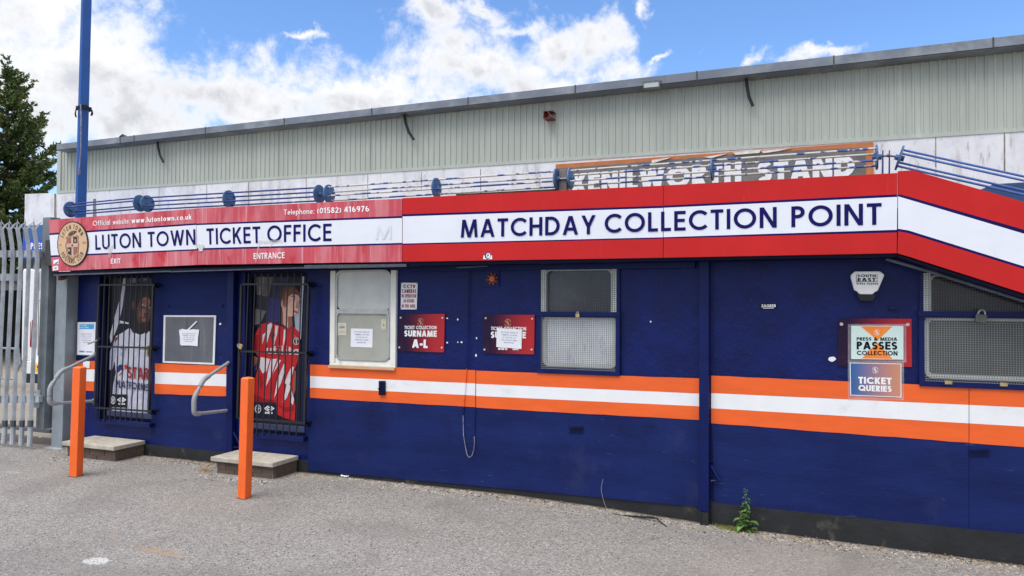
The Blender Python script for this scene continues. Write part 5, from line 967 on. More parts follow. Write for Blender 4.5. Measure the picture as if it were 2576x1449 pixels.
for (dx, dz, l_) in ((.075, -.03, .09), (.085, -.05, .07), (-.078, -.04, .12), (-.082, -.07, .09), (.07, -.02, .05)): m_.tube([sb+sd_*dx+V((0, 0, dz)), sb+sd_*(dx*1.12)+V((0, 0, dz-l_*.6)), sb+sd_*(dx*1.0)+V((0, 0, dz-l_))], .007, 5)
m_.build('strap', mat('strap', lin(34, 30, 32), .7), r_)
m_ = MB(); m_.tube([P(203, 262, .44), P(204, 300, .43), P(203, 380, .43), P(199, 430, .43)], .009, 6); m_.tube([P(200, 425, .43), P(198.5, 440, .43)], .016, 6); m_.build('cable', mat('grey_cable', (1, 1, 1)), r_)

# ------------------------------------------------------------------ football stand behind
SY = 9.0
stand = thing('football_stand', 'pale ribbed metal and white walled football stand behind the office', 'building', (-8, SY, 0))
xl = P(147, 480, SY).x; xr = 14.0
zc0 = P(1200, 418, SY).z; ztop = P(1200, 240, SY).z
p1_, p2_ = P(150, 484.5, SY), P(2576, 327, SY); zb = lambda x: p1_.z+(p2_.z-p1_.z)*(x-p1_.x)/(p2_.x-p1_.x)
t1_, t2_ = P(150, 374, SY), P(2576, 114, SY); zt = lambda x: t1_.z+(t2_.z-t1_.z)*(x-t1_.x)/(t2_.x-t1_.x)
g1_, g2_ = P(140, 363, SY-.35), P(2576, 86.5, SY-.35); zg = lambda x: g1_.z+(g2_.z-g1_.z)*(x-g1_.x)/(g2_.x-g1_.x)
pitch = abs(P(1416, 350, SY).x-P(1400.2, 350, SY).x)
M_clad = mat('clad_sage', lin(172, 177, 168), .5, .05, 1.5, stretch=(1, 1, .3), spec=.3, marks=(((.30, .31, .27), 2, (4, 1, .2), .54, .72, .5), ((.54, .57, .52), 3, (3, 1, .3), .56, .72, .5), ((.26, .22, .17), 5, (5, 1, .15), .68, .75, .5)))
mb = MB(); x = xl+.10; prof = [(0, 0), (.66, 0), (.74, .022), (.92, .022), (1.0, 0)]; cols = []
while x < xr:
    for a, d_ in prof[:-1]: cols.append((x+a*pitch, d_))
    x += pitch
for (x, d_) in cols: mb.v += [V((x, SY-d_, zb(x))), V((x, SY-d_, zt(x)))]
for i in range(len(cols)-1): mb.f.append([2*i, 2*i+2, 2*i+3, 2*i+1]); mb.m.append(0)
mb.build('ribbed_cladding', M_clad, stand, recalc=False)
mb = MB(); mb.box(xl-.02, xl+.12, SY-.04, SY+.4, zb(xl), zt(xl)+.05); mb.prism([V((xl, SY-.045, zb(xl)-.03)), V((xr, SY-.045, zb(xr)-.03)), V((xr, SY-.045, zb(xr)+.035)), V((xl, SY-.045, zb(xl)+.035))], (0, .04, 0)); mb.build('corner_trim', M_clad, stand)
mb = MB(); yg = SY-.35
xg = P(141, 370, yg).x
mb.prism([V((xg, yg, zg(xg)-.17)), V((xr, yg, zg(xr)-.17)), V((xr, yg, zg(xr))), V((xg, yg, zg(xg)))], (0, .02, 0)); mb.prism([V((xg, yg, zg(xg)-.17)), V((xr, yg, zg(xr)-.17)), V((xr, SY+.05, zg(xr)-.19)), V((xg, SY+.05, zg(xg)-.19))], (0, 0, .01))
mb.prism([V((xg, yg, zg(xg))), V((xg, SY+.1, zg(xg))), V((xg, SY+.1, zg(xg)-.18)), V((xg, yg, zg(xg)-.17))], (.02, 0, 0))
gut = mb.build('gutter', mat('gutter_galv', lin(112, 118, 128), .5, .14, 2.5, stretch=(.5, 1, 1), metal=.25, marks=(((.20, .13, .08), 3.0, (2, 1, .6), .62, .74, .75), ((.36, .38, .40), 1.2, (1, 1, 1), .45, .65, .5))), stand)
for px0 in (303, 338, 517, 715, 935, 1177, 1447, 1753, 2098, 2500):
    x = P(px0, 300, yg).x; m_ = MB(); m_.box(x-.012, x+.012, yg-.008, yg+.0, zg(x)-.19, zg(x)+.01); m_.build('gutter_joint', mat('joint_dark', lin(70, 66, 66), .6, .3, 20), gut)
m_ = MB(); m_.prism([V((xl, SY-.03, zt(xl)-.05)), V((xr, SY-.03, zt(xr)-.05)), V((xr, SY-.03, zt(xr)+.05)), V((xl, SY-.03, zt(xl)+.05))], (0, .02, 0)); m_.build('eaves_trim', mat('eaves_grey', lin(120, 124, 126), .6), stand)
mb = MB(); mb.prism([V((xg+.02, SY-.2, zg(xl)-.03)), V((xr, SY-.2, zg(xr)-.03)), V((xr, SY+16, zg(xr)+1.2)), V((xg+.02, SY+16, zg(xl)+1.2))], (0, 0, .05)); mb.build('roof', mat('roof_sheet', (.3, .31, .32), .6), stand)
# lower rendered wall
M_rend = mat('white_render', (.66, .66, .69), .8, .08, 1.2, bump=.3, bscale=14, marks=(((.36, .35, .34), 1.3, (3, 1, .7), .50, .70, .6), ((.28, .26, .22), 5, (2, 1, .35), .60, .72, .7), ((.42, .41, .40), 9, (1.5, 1, 1), .56, .68, .5), ((.80, .80, .82), .8, (1, 1, 1), .5, .7, .5)))
xw = P(65, 500, SY).x; mb = MB(); ztp = lambda x: zb(x)-.01 if x > xl else P(105, 486, SY-.03).z
mb.prism([V((xw, SY-.03, 0)), V((xr, SY-.03, 0)), V((xr, SY-.03, zb(xr)-.01)), V((xl, SY-.03, zb(xl)-.01)), V((xw, SY-.03, P(65, 488.5, SY).z))], (0, .3, 0)); mb.build('rendered_wall', M_rend, stand)
mb = MB()
for px0, y0, y1, w_ in ((238, 500, 548, .07), (625, 458, 520, .012), (1209, 425, 500, .01), (2527, 330, 430, .012), (139, 487, 552, .05), (770, 445, 500, .009), (925, 436, 500, .009), (520, 465, 510, .008), (2354, 345, 420, .008), (1060, 432, 480, .008), (400, 470, 520, .008)):
    mb = MB(); a, b_ = P(px0, y1, SY-.034), P(px0, y0, SY-.034); mb.prism([a-V((w_, 0, 0)), a+V((w_, 0, 0)), b_+V((w_*.7, 0, 0)), b_-V((w_*.8, 0, 0))], (0, .003, 0)); mb.build('panel_joint', mat('joint_stain', lin(126, 118, 112), .85, .3, 10), stand)
# name board
nb = thing('stand_name_board', 'grey board with orange border and chunky white capitals on the stand', 'sign', P(1800, 470, SY-.06))
mb = MB(); Yn = SY-.07; mb.prism([P(1398, 413.5, Yn), P(2197, 357, Yn), P(2198, 466, Yn), P(1400, 520, Yn)], (0, .05, 0)); mb.build('border', mat('terracotta', lin(178, 108, 66), .7, .12, 5), nb)
mb = MB(); mb.prism([P(1404, 424, Yn-.006), P(1640, 406, Yn-.006), P(1900, 383, Yn-.006), P(2178, 371, Yn-.006), P(2179, 466, Yn-.006), P(1404, 520, Yn-.006)], (0, .005, 0)); mb.build('field', mat('weathered_board', lin(108, 106, 104), .8, .25, 3, bump=.3, bscale=20, marks=(((.13, .12, .11), 5, (1, 1, 1), .52, .68, .8),)), nb)
mb = MB(); q4 = [P(1440, 492, Yn-.012), P(2147, 445.5, Yn-.012), P(1440, 436, Yn-.012)]
for s_, xa, xb_ in (('KENILWORTH', 1440, 1865), ('STAND', 1906, 2150)):
    yb_ = lambda x: 489-(x-1440)*(489-444.5)/707; yt_ = lambda x: 437.5-(x-1440)*(437.5-391)/707
    ptext(mb, s_, (xa, yb_(xa)), (xb_, yb_(xb_)), (xa, yt_(xa)), Yn-.012, 0, .255, .07)
mb.build('lettering', mat('board_white', (.72, .72, .74), .7, .06, 8), nb, recalc=False)
mb = MB()
for pts in (((1770, 396), (1795, 392), (1830, 386), (1815, 391), (1790, 398)), ((1843, 384), (1915, 377), (1910, 385), (1850, 390)), ((1640, 403), (1690, 396), (1665, 404), (1640, 412)), ((1915, 380), (1990, 373), (1960, 380), (1920, 386))):
    mb.prism([P(x, y, Yn-.008) for x, y in pts], (0, -.02, 0))
mb.build('peeling_strip', mat('peel', lin(214, 206, 196), .7, .15, 10), nb)
# black hose stubs hanging from the gutter
M_hose = mat('hose_black', lin(26, 27, 32), .5)
for pts, lab in ((((396, 352), (398, 372), (402, 390), (411, 408)), 'black hose stub below the gutter, right of the blue column'), (((1017, 288), (1020, 308), (1028, 332), (1041, 351)), 'black hose stub below the gutter, above the faded board'), (((1877, 192), (1879, 215), (1884, 243), (1894, 267)), 'black hose stub below the gutter, right of the floodlight')):
    r_ = thing('hose_stub', lab, 'hose', P(*pts[-1], SY-.15), 'hose stubs hanging from the stand gutter')
    m_ = MB(); m_.tube([P(*p, SY-.16) for p in pts], .034, 8, r1=.03); m_.build('hose', M_hose, r_, smooth=True)
    m_ = MB(); c = P(*pts[0], SY-.2); m_.box(c.x-.08, c.x+.08, c.y-.08, c.y+.1, c.z-.01, c.z+.06); m_.build('outlet', mat('outlet', lin(74, 76, 80), .6), r_, bevel=.01)
fl = thing('floodlight', 'grey finned floodlight fixed under the stand gutter', 'floodlight', P(1641, 226, SY-.3)); c = P(1641, 216, SY-.3)
m_ = MB(); m_.box(c.x-.16, c.x+.16, c.y-.1, c.y+.08, c.z-.06, c.z+.05); m_.build('housing', mat('lamp_grey', lin(120, 124, 122), .5, .1, 10), fl, bevel=.01)
m_ = MB(); [m_.box(c.x-.17+.034*k, c.x-.158+.034*k, c.y-.11, c.y+.05, c.z+.045, c.z+.085) for k in range(11)]; m_.build('fin', mat('lamp_grey', (1, 1, 1)), fl)
m_ = MB(); m_.poly([V((c.x-.14, c.y-.101, c.z-.05)), V((c.x+.14, c.y-.101, c.z-.05)), V((c.x+.14, c.y-.101, c.z+.035)), V((c.x-.14, c.y-.101, c.z+.035))]); m_.build('lens', glassy('lens', lin(170, 178, 176), .2), fl)
m_ = MB(); m_.tube([c+V((-.15, 0, 0)), c+V((-.15, .22, .1))], .012, 6); m_.tube([c+V((.15, 0, 0)), c+V((.15, .22, .1))], .012, 6); m_.build('bracket', M_galv, fl)
cb = thing('beam_stub', 'rusty red open steel beam end sticking out of the ribbed cladding', 'beam', P(1378, 298, SY-.2)); c = P(1378, 288, SY-.25)
m_ = MB()
m_.box(c.x-.10, c.x+.10, c.y, SY, c.z+.065, c.z+.078); m_.box(c.x-.10, c.x+.10, c.y, SY, c.z-.078, c.z-.065); m_.box(c.x-.10, c.x-.088, c.y, SY, c.z-.065, c.z+.065)
m_.build('channel', mat('red_oxide', lin(112, 48, 44), .7, .25, 10), cb)
m_ = MB(); m_.tube([c+V((0, -.02, .07)), c+V((.09, -.02, -.07))], .012, 5); m_.build('tie', mat('red_oxide', (1, 1, 1)), cb)
r_ = tag(MB().disc(P(309, 349, SY-.2), (.07, 0, 0), (0, 0, .07), 12, (0, .3, 0)).tube([P(303, 346, SY-.2), P(309, 341, SY-.2), P(318, 346, SY-.2)], .045, 8).build('vent_cowl', mat('hose_black', (1, 1, 1)), smooth=True), 'small black cowl poking above the stand gutter near the blue column', 'vent')

# ------------------------------------------------------------------ palisade gate and its posts
gp = G(77, 1119, .05); GY = gp.y
pg = thing('palisade_gate', 'galvanised palisade gate leaf with spiked pales at the far left', 'gate', (gp.x-.5, GY, 0))
def pale(xt, xb):
    a, b_ = P(xt, 578, GY), P(xb, 1062, GY); ax = (a-b_); m_ = MB(); w_ = .0255; prof = [(-1, .012), (-.55, -.012), (0, .008), (.55, -.012), (1, .012)]
    n = 14; rows = []
    for i in range(n+1):
        t_ = i/n; p = b_+ax*t_; lean = max(0, t_-.82)/.18; rows.append([p+V((u*w_, d_-.05*lean*lean, 0)) for u, d_ in prof])
    for r_ in rows: m_.v += r_
    for i in range(n):
        for j in range(4): m_.f.append([i*5+j, i*5+j+1, i*5+6+j, i*5+5+j]); m_.m.append(0)
    T = rows[-1]; up = V((0, 0, .115)); m_.poly([T[1], T[2], T[3], T[2]+up+V((.003, -.01, 0))])
    m_.poly([T[0], T[1], T[1]+V((-.028, -.03, .055)), T[0]+V((-.045, -.05, .085)), T[0]+V((-.03, -.03, .04))]); m_.poly([T[3], T[4], T[4]+V((.02, .05, .09)), T[3]+V((.01, .03, .05))])
    o = m_.build('pale', M_pale, pg, recalc=False); sm = o.modifiers.new('thick', 'SOLIDIFY'); sm.thickness = .003
    m_ = MB(); z0 = gz(b_.x)+.035; d_ = ax.normalized(); f_ = b_-d_*((b_.z-z0)/d_.z); m_.tube([b_+V((0, .004, 0)), f_], .026, 8); m_.tube([b_+d_*.02, b_-d_*.05], .030, 8, 1); m_.build('pale_foot', [M_pale, mat('worn_band', lin(84, 86, 90), .6)], pg)
for xt, xb in ((-26, -50), (-6, -29), (14, -9), (34.5, 12), (54.5, 33), (75, 55), (96, 76.6)): pale(xt, xb)
m_ = MB(); RY = GY+.02
for (ya, yb_) in ((630.5, 646.5), (996, 1013)): m_.prism([P(-60, yb_+1, RY), P(97, yb_, RY), P(97, ya, RY), P(-60, ya-1, RY)], (0, .05, 0))
m_.build('rail', M_pale, pg, bevel=.003)
m_ = MB(); q0 = G(100, 1079, .03); PY = GY+.08
lo = P(99.5, 1079, PY); hi = P(117.5, 546.5, PY); e_ = .062
m_.add([lo+V((-e_, 0, 0)), lo+V((e_, 0, 0)), lo+V((e_, .12, 0)), lo+V((-e_, .12, 0)), hi+V((-e_, 0, 0)), hi+V((e_, 0, 0)), hi+V((e_, .12, 0)), hi+V((-e_, .12, 0))], [(3, 2, 1, 0), (4, 5, 6, 7), (0, 1, 5, 4), (1, 2, 6, 5), (2, 3, 7, 6), (3, 0, 4, 7)])
m_.build('stile', mat('stile_steel', lin(112, 120, 124), .55, .18, 5, metal=.15, marks=(((.16, .09, .05), 3, (1, 1, .6), .62, .74, .7),)), pg, bevel=.004)
m_ = MB()
for yy in (655, 1004): c = P(101, yy, PY-.004); m_.prism([c+V((-.12, 0, -.10)), c+V((-.02, 0, -.1)), c+V((-.0, 0, .10)), c+V((-.05, 0, .10))], (0, .008, 0))
m_.build('gusset', M_pale, pg)
gpst = thing('gate_post', 'thick galvanised gate post at the left end of the blue office', 'gate post', P(142, 1128, -.12))
lo = P(141, 1128, -.12); hi = P(155.5, 690, -.12); e_ = .085; m_ = MB()
m_.add([lo+V((-e_, 0, -.1)), lo+V((e_, 0, -.1)), lo+V((e_, .17, -.1)), lo+V((-e_, .17, -.1)), hi+V((-e_, 0, 0)), hi+V((e_, 0, 0)), hi+V((e_, .17, 0)), hi+V((-e_, .17, 0))], [(3, 2, 1, 0), (4, 5, 6, 7), (0, 1, 5, 4), (1, 2, 6, 5), (2, 3, 7, 6), (3, 0, 4, 7)])
m_.build('shaft', mat('post_galv', lin(142, 150, 156), .55, .14, 4, metal=.2, marks=(((.45, .47, .48), 9, (1, 1, .5), .6, .72, .5), ((.2, .21, .2), 4, (1, 1, .5), .58, .74, .5))), gpst, bevel=.006)
m_ = MB(); c = lo; m_.box(c.x-.12, c.x+.12, -.15, .08, -.02, .012); m_.build('base_plate', M_pale, gpst)
q = G(60, 1080, .01); o = MB().box(-16, P(131, 1080, q.y).x, q.y-.03, q.y+.05, 0.0, .045).build('gate_track', mat('track_steel', lin(84, 86, 94), .6, .2, 8), bevel=.004)
tag(o, 'dark steel sliding track on the ground below the palisade gate', 'gate track')
# ------------------------------------------------------------------ yard behind the gate: van, press booth, shed, crowd barrier
q = G(74, 987, 0); va = 0.0; fw = V((-math.sin(va), math.cos(va), 0)); rt = V((math.cos(va), math.sin(va), 0))
van = thing('van', 'white panel van parked behind the palisade gate with a yellow rear plate', 'van', q)
def vp(x, y, z): return q+rt*x+fw*y+V((0, 0, z))
VZ = (P(125, 727, q.y).z-.42)/1.88
M_van = mat('van_white', (.74, .74, .75), .3, .03, 3, spec=.5, coat=.3, marks=(((.4, .39, .36), 4, (1, 1, .6), .66, .76, .5),))
prof = [(.05, .42), (.0, .62), (.0, 1.5), (.05, 2.0), (.13, 2.22), (.30, 2.30), (1.60, 2.30), (1.77, 2.22), (1.85, 2.0), (1.9, 1.5), (1.9, .62), (1.85, .42)]
m_ = MB(); n = len(prof); st = [(0.0, 1.0, 0), (.05, 1.0, 0), (3.3, 1.0, 0), (3.55, .98, .02), (4.0, .62, .06), (4.55, .46, .10), (4.65, .34, .14)]
for y, hs, ins in st:
    for x, z in prof: m_.v.append(vp(.95+(x-.95)*(1-ins), y*.85, .42+(z-.42)*hs*VZ))
for i in range(len(st)-1):
    for j in range(n): k = (j+1) % n; m_.f.append([i*n+j, i*n+k, (i+1)*n+k, (i+1)*n+j]); m_.m.append(0)
m_.f.append(list(range(n))); m_.m.append(0); m_.f.append([(len(st)-1)*n+j for j in range(n)]); m_.m.append(0)
m_.build('body', M_van, van, smooth=True)
M_vdk = mat('van_black', lin(28, 28, 30), .5); M_tyre = mat('tyre', (.02, .02, .02), .8)
m_ = MB(); m_.prism([vp(-.0, -.09, .34), vp(1.9, -.09, .34), vp(1.9, -.09, .56), vp(0, -.09, .56)], fw*.12); m_.build('bumper', M_van, van, bevel=.01)
m_ = MB(); m_.prism([vp(-.01, -.085, .18), vp(1.88, -.085, .18), vp(1.88, -.085, .335), vp(-.01, -.085, .335)], fw*.1); m_.prism([vp(.3, -.006, .66), vp(1.86, -.006, .66), vp(1.86, -.006, .74), vp(.3, -.006, .74)], fw*.004); m_.build('bumper_trim', M_vdk, van)
m_ = MB(); m_.prism([vp(.03, -.02, .80), vp(.16, -.02, .80), vp(.17, -.02, 1.22), vp(.06, -.02, 1.28)], fw*.03); m_.prism([vp(-.012, 0, .80), vp(-.012, .07, .86), vp(-.012, .05, 1.25), vp(-.012, 0, 1.25)], rt*.02); m_.build('tail_light', mat('tail_red', lin(150, 24, 34), .25), van)
m_ = MB()
for xx in (.20, .95, 1.7): m_.prism([vp(xx, -.004, .66), vp(xx+.012, -.004, .66), vp(xx+.012, -.004, 2.12), vp(xx, -.004, 2.12)], fw*.003)
for zz in (.98, 1.62): m_.prism([vp(.22, -.004, zz), vp(1.68, -.004, zz), vp(1.68, -.004, zz+.008), vp(.22, -.004, zz+.008)], fw*.003)
m_.build('door_seam', M_vdk, van)
m_ = MB(); m_.prism([vp(.62, -.012, .50-.02), vp(1.14, -.012, .50-.02), vp(1.14, -.012, .62-.01), vp(.62, -.012, .62-.01)], fw*.008); m_ = MB(); pb = vp(.16, -.098, .39); m_.prism([pb, pb+rt*.52, pb+rt*.52+V((0, 0, .125)), pb+V((0, 0, .125))], fw*.006); pl = m_.build('number_plate', mat('plate_yellow', lin(244, 190, 36), .4, .04, 10), van)
m_ = MB(); letter(m_, '5 YW', pb+rt*.16-fw*.001+V((0, 0, .022)), rt*.30, V((0, 0, .08)), 0, .17, nrm=-fw); m_.build('lettering', M_btext, pl, recalc=False)
for (x, y) in ((.0, .8), (1.7, .8), (.0, 3.1), (1.7, 3.1)):
    c = vp(x+.02, y, .33); m_ = MB(); m_.disc(c-rt*.03, fw*.33, V((0, 0, .33)), 24, rt*.2); w_ = m_.build('wheel', M_tyre, van); m_ = MB(); m_.disc(c-rt*.035, fw*.2, V((0, 0, .2)), 20, rt*.01); m_.build('rim', M_galv, w_)
cq = G(52, 934, 0); cq.y = max(cq.y, 5.2); cq.x = P(52, 900, cq.y).x; cx2 = P(89, 700, cq.y).x
cabn = thing('white_cabinet', 'tall white box unit standing left of the white van behind the gate', 'cabinet', ((cq.x+cx2)/2, cq.y, 0))
m_ = MB(); ct = P(70, 676, cq.y).z; m_.box(cq.x, cx2, cq.y, cq.y+.9, .22, ct); m_.build('body', M_van, cabn, bevel=.05)
m_ = MB(); m_.box(cq.x+.05, cx2-.05, cq.y+.05, cq.y+.85, 0, .22); m_.build('base', M_vdk, cabn)
m_ = MB(); mx = (cq.x+cx2)/2; m_.box(mx-.006, mx+.006, cq.y-.004, cq.y, .3, ct-.1); m_.build('door_seam', M_galv, cabn)
# press booth
BY2 = 7.7; bx0, bx1 = P(63, 600, BY2).x, P(63, 600, BY2).x+4.2; zs0, zs1 = P(80, 662, BY2).z, P(64, 568.5, BY2).z
pb_ = thing('press_booth', 'cream booth with a blue press sign band behind the palisade gate', 'booth', (bx0+1.7, BY2, 0))
m_ = MB(); m_.box(bx0+.02, bx1-.02, BY2, BY2+1.15, 0, zs0); m_.build('wall', mat('cream_wall', lin(206, 202, 190), .7, .08, 3), pb_)
m_ = MB(); m_.box(bx0, bx1, BY2-.06, BY2+1.17, zs0+.10, zs1); m_.build('sign_band', mat('band_blue', lin(54, 92, 142), .5, .1, 2), pb_)
zq = P(80, 603, BY2-.07).z; m_ = MB(); m_.box(bx0+.02, bx1, BY2-.075, BY2-.062, zs0+.12, zq); sg_ = m_.build('sign', mat('press_blue', lin(36, 76, 186), .5, .06, 4), pb_)
m_ = MB(); o = P(77, 627, BY2-.078); letter(m_, 'PRESS', o, P(117, 626.5, BY2-.078)-o, V((0, 0, P(77, 611, BY2-.078).z-o.z)), 0, .2, .12); m_.build('lettering', M_wtext, sg_, recalc=False)
m_ = MB(); m_.box(bx0-.05, bx1+.05, BY2-.1, BY2+1.2, zs0-.14, zs0+.098); m_.build('eaves', M_vdk, pb_)
# dark open shed
hY = 6.2; hx1 = P(57, 800, hY).x; hx0 = hx1-9
zr0, zr1 = P(30, 707, hY).z, P(30, 692, hY).z
sh_ = thing('open_shed', 'low dark open shed with a pale grey flat roof at the far left', 'shed', (hx1-3, hY, 0))
m_ = MB(); m_.box(hx0, hx1, hY-.3, hY+4, zr0, zr1+.02); m_.build('roof', mat('roof_grey', lin(132, 136, 142), .6, .12, 3), sh_)
zb0, zb1 = P(30, 730, hY).z, P(30, 713, hY).z; m_ = MB(); m_.box(hx0, hx1-.05, hY, hY+.12, zb0, zb1); m_.build('beam', mat('beam_grey', lin(126, 124, 126), .7, .2, 6), sh_)
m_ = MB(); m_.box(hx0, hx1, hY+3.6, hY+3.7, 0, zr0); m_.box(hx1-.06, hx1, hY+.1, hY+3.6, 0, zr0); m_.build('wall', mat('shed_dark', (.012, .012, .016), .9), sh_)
m_ = MB(); [m_.box(x-.06, x+.06, hY+.02, hY+.12, 0, zb0) for x in (hx0+.1, hx1-2.6)]; m_.build('post', mat('beam_grey', (1, 1, 1)), sh_)
# crowd barrier
cbq = G(45, 976, 0); cbx1, cbY = cbq.x, cbq.y; cb_ = thing('crowd_barrier', 'steel crowd control barrier standing in front of the dark shed', 'barrier', (cbx1-1, cbY, 0))
zt_, zb_ = P(40, 877, cbY).z, P(40, 954, cbY).z; m_ = MB(); x0 = cbx1-2.2
m_.tube([(x0, cbY, zb_), (x0, cbY, zt_), (cbx1, cbY, zt_), (cbx1+.05, cbY, (zt_+zb_)/2), (cbx1-.1, cbY, zb_), (x0, cbY, zb_)], .02, 8); m_.build('frame', M_galv, cb_)
for i in range(19): m_ = MB(); x = x0+.1+i*.11; m_.tube([(x, cbY, zb_), (x, cbY, zt_)], .008, 6); m_.build('bar', M_galv, cb_)
for x in (x0+.3, cbx1-.62, cbx1-.15): m_ = MB(); m_.tube([(x-.22, cbY-.0, zb_+.02), (x+.25, cbY-.28, .01)], .02, 6); m_.build('foot', M_galv, cb_)

# ------------------------------------------------------------------ conifer
rng = np.random.default_rng(5)
TY = 14.0; tb = P(10, 560, TY); TXc = np.array([tb.x, TY, 0.]); TH = P(18, 152, TY).z
tr = thing('conifer', 'tall dark green conifer with ragged upswept branches beyond the stand end', 'tree', (tb.x, TY, 0))
bark = MB(); 
def cv3(a): return V((float(a[0]), float(a[1]), float(a[2])))
bark.tube([V((tb.x, TY, -.1)), V((tb.x+.05, TY, TH*.5)), V((tb.x+.1, TY, TH-.3))], .22, 8, r1=.03)
tips = [P(x, y, TY+dy) for x, y, dy in ((66, 188, 0), (84, 207, .2), (55, 225, -.4), (79, 262, .2), (60, 290, -.5), (104, 288, 0), (107, 298, .3), (96, 338, -.4), (100, 352, .2), (143, 363, .1), (128, 372, .6), (122, 405, -.3), (143, 446, .2), (133, 455, .7), (118, 470, -.4), (100, 430, .6), (90, 400, -.7), (80, 350, .5), (112, 500, 0), (128, 520, .6), (95, 480, -.6), (60, 200, .4), (100, 300, -.5), (70, 320, .9))]
br_ = []
for t_ in tips:
    t_ = np.array(t_); L_ = np.hypot(t_[0]-TXc[0], t_[1]-TXc[1]); br_.append((np.array([tb.x+.05, TY, t_[2]-L_*.42]), t_))
for i in range(210):
    z = .6+(TH-1.0)*(i+rng.random())/210; L_ = (TH-z)*.30*rng.uniform(.45, 1.15)+.28; L_ = min(L_, 3.0*rng.uniform(.6, 1.1)); a = rng.random()*6.283
    br_.append((np.array([tb.x+.05, TY, z-.05*L_]), np.array([tb.x+math.cos(a)*L_, TY+math.sin(a)*L_, z+L_*rng.uniform(.1, .42)])))
br_.append((np.array([tb.x+.1, TY, TH-1.2]), np.array([P(18, 153, TY).x, TY, TH])))
LV = []; LF = []
def blades(p, d, n, ln, wd, spread):
    d = d/np.linalg.norm(d)
    for _ in range(n):
        q_ = d+rng.normal(0, spread, 3); q_[2] -= .08; q_ /= np.linalg.norm(q_); s_ = np.cross(q_, rng.normal(0, 1, 3)); s_ /= np.linalg.norm(s_)
        l_ = ln*rng.uniform(.6, 1.3); w_ = wd*rng.uniform(.7, 1.3); b0 = len(LV)*1
        LV.extend((p-s_*w_*.35, p+q_*l_*.45-s_*w_*.6, p+q_*l_, p+q_*l_*.45+s_*w_*.6)); LF.append((b0, b0+1, b0+2, b0+3))
for a, b_ in br_:
    d = b_-a; L_ = np.linalg.norm(d); sag = np.array([0, 0, -.10*L_]); n = max(5, int(L_/.10)); pts = [a+d*t_+sag*math.sin(math.pi*t_) for t_ in np.linspace(0, 1, n)]
    if L_ > .5: bark.tube([cv3(p) for p in pts[::2]+[pts[-1]]], .022+.012*L_, 5, r1=.006)
    for i, p in enumerate(pts):
        t_ = i/(n-1)
        if t_ < .12: continue
        dd = d/L_; out = np.cross(dd, (0, 0, 1)); out /= np.linalg.norm(out)
        for sgn in (-1, 1):
            if rng.random() < .18: continue
            tl = (.14+.40*min(1, L_/2)*(1-.75*t_))*rng.uniform(.5, 1.25); tw = dd*.75+out*sgn*rng.uniform(.3, .9)+np.array([0, 0, rng.uniform(-.25, .30)]); tw /= np.linalg.norm(tw)
            k = max(2, int(tl/.055))
            for j in range(k): blades(p+tw*tl*(j+.3)/k, tw, 4, .15, .050, .5)
        blades(p, dd, 3, .14, .042, .4)
M_leaf = mat('conifer_leaf', (.095, .14, .046), .65, .35, .9, spec=.2, marks=(((.20, .225, .06), 1.1, (1, 1, 1), .48, .68, .8), ((.04, .06, .028), 2.2, (1, 1, 1), .52, .70, .7)))
me = bpy.data.meshes.new('crown'); me.from_pydata([tuple(v-np.array([tb.x, TY, 0])) for v in LV], [], LF); me.materials.append(M_leaf); o = bpy.data.objects.new('crown', me); COL.objects.link(o); o.parent = tr
bark.build('trunk', mat('bark', lin(62, 50, 42), .9, .3, 12), tr)

# ------------------------------------------------------------------ weeds, moss, litter, gravel
wq = G(1876, 1331, -.07); wY = -.06; wq = V((P(1876, 1331, wY).x, wY, gz(-.45)-.01)); wd = thing('weed', 'tall green leafy weed growing against the plinth right of the post', 'plant', wq)
H_ = P(1874, 1226, wY).z-wq.z; m_ = MB(); m_.tube([wq, wq+V((.004, 0, H_*.5)), wq+V((-.003, -.004, H_))], .0045, 6, r1=.0015)
for k in range(4): a = k*1.7; m_.tube([wq+V((0, 0, .03+.02*k)), wq+V((.05*math.cos(a), -abs(.04*math.sin(a)), .10+.03*k))], .003, 5)
m_.build('stem', mat('stem_green', (.10, .16, .05), .6), wd)
m_ = MB(); R_ = random.Random(3)
def leaf(mb, p, d, ln, w_, droop=.3):
    d = d.normalized(); s_ = d.cross(V((0, 0, 1))).normalized(); up = s_.cross(d)
    a = p+d*ln*.35+up*ln*.06; b_ = p+d*ln*.7; c = p+d*ln-V((0, 0, ln*droop)); mb.poly([p, a+s_*w_, b_+s_*w_*.7, c, b_-s_*w_*.7, a-s_*w_])
for k in range(22):
    z = H_*(.05+.93*k/22); a = k*2.4+R_.uniform(-.3, .3); L_ = (.026+.046*(1-k/22)**1.1)*R_.uniform(.8, 1.25)
    for s_ in (0, math.pi): leaf(m_, wq+V((0, 0, z)), V((math.cos(a+s_), -abs(math.sin(a+s_))*.7 if R_.random() < .75 else .2, R_.uniform(-.35, .9))), L_*R_.uniform(.6, 1.2), L_*R_.uniform(.18, .32), R_.uniform(.1, .6))
    if k < 8: leaf(m_, wq+V((.03*math.cos(a*1.3), -.02, z+.02)), V((math.cos(a*1.9), -.5, R_.uniform(-.1, .6))), L_, L_*.28)
m_.build('foliage', mat('weed_leaf', (.11, .21, .05), .5, .35, 30, spec=.3, marks=(((.16, .24, .07), 40, (1, 1, 1), .55, .7, .6),)), wd, recalc=False)
m_ = MB()
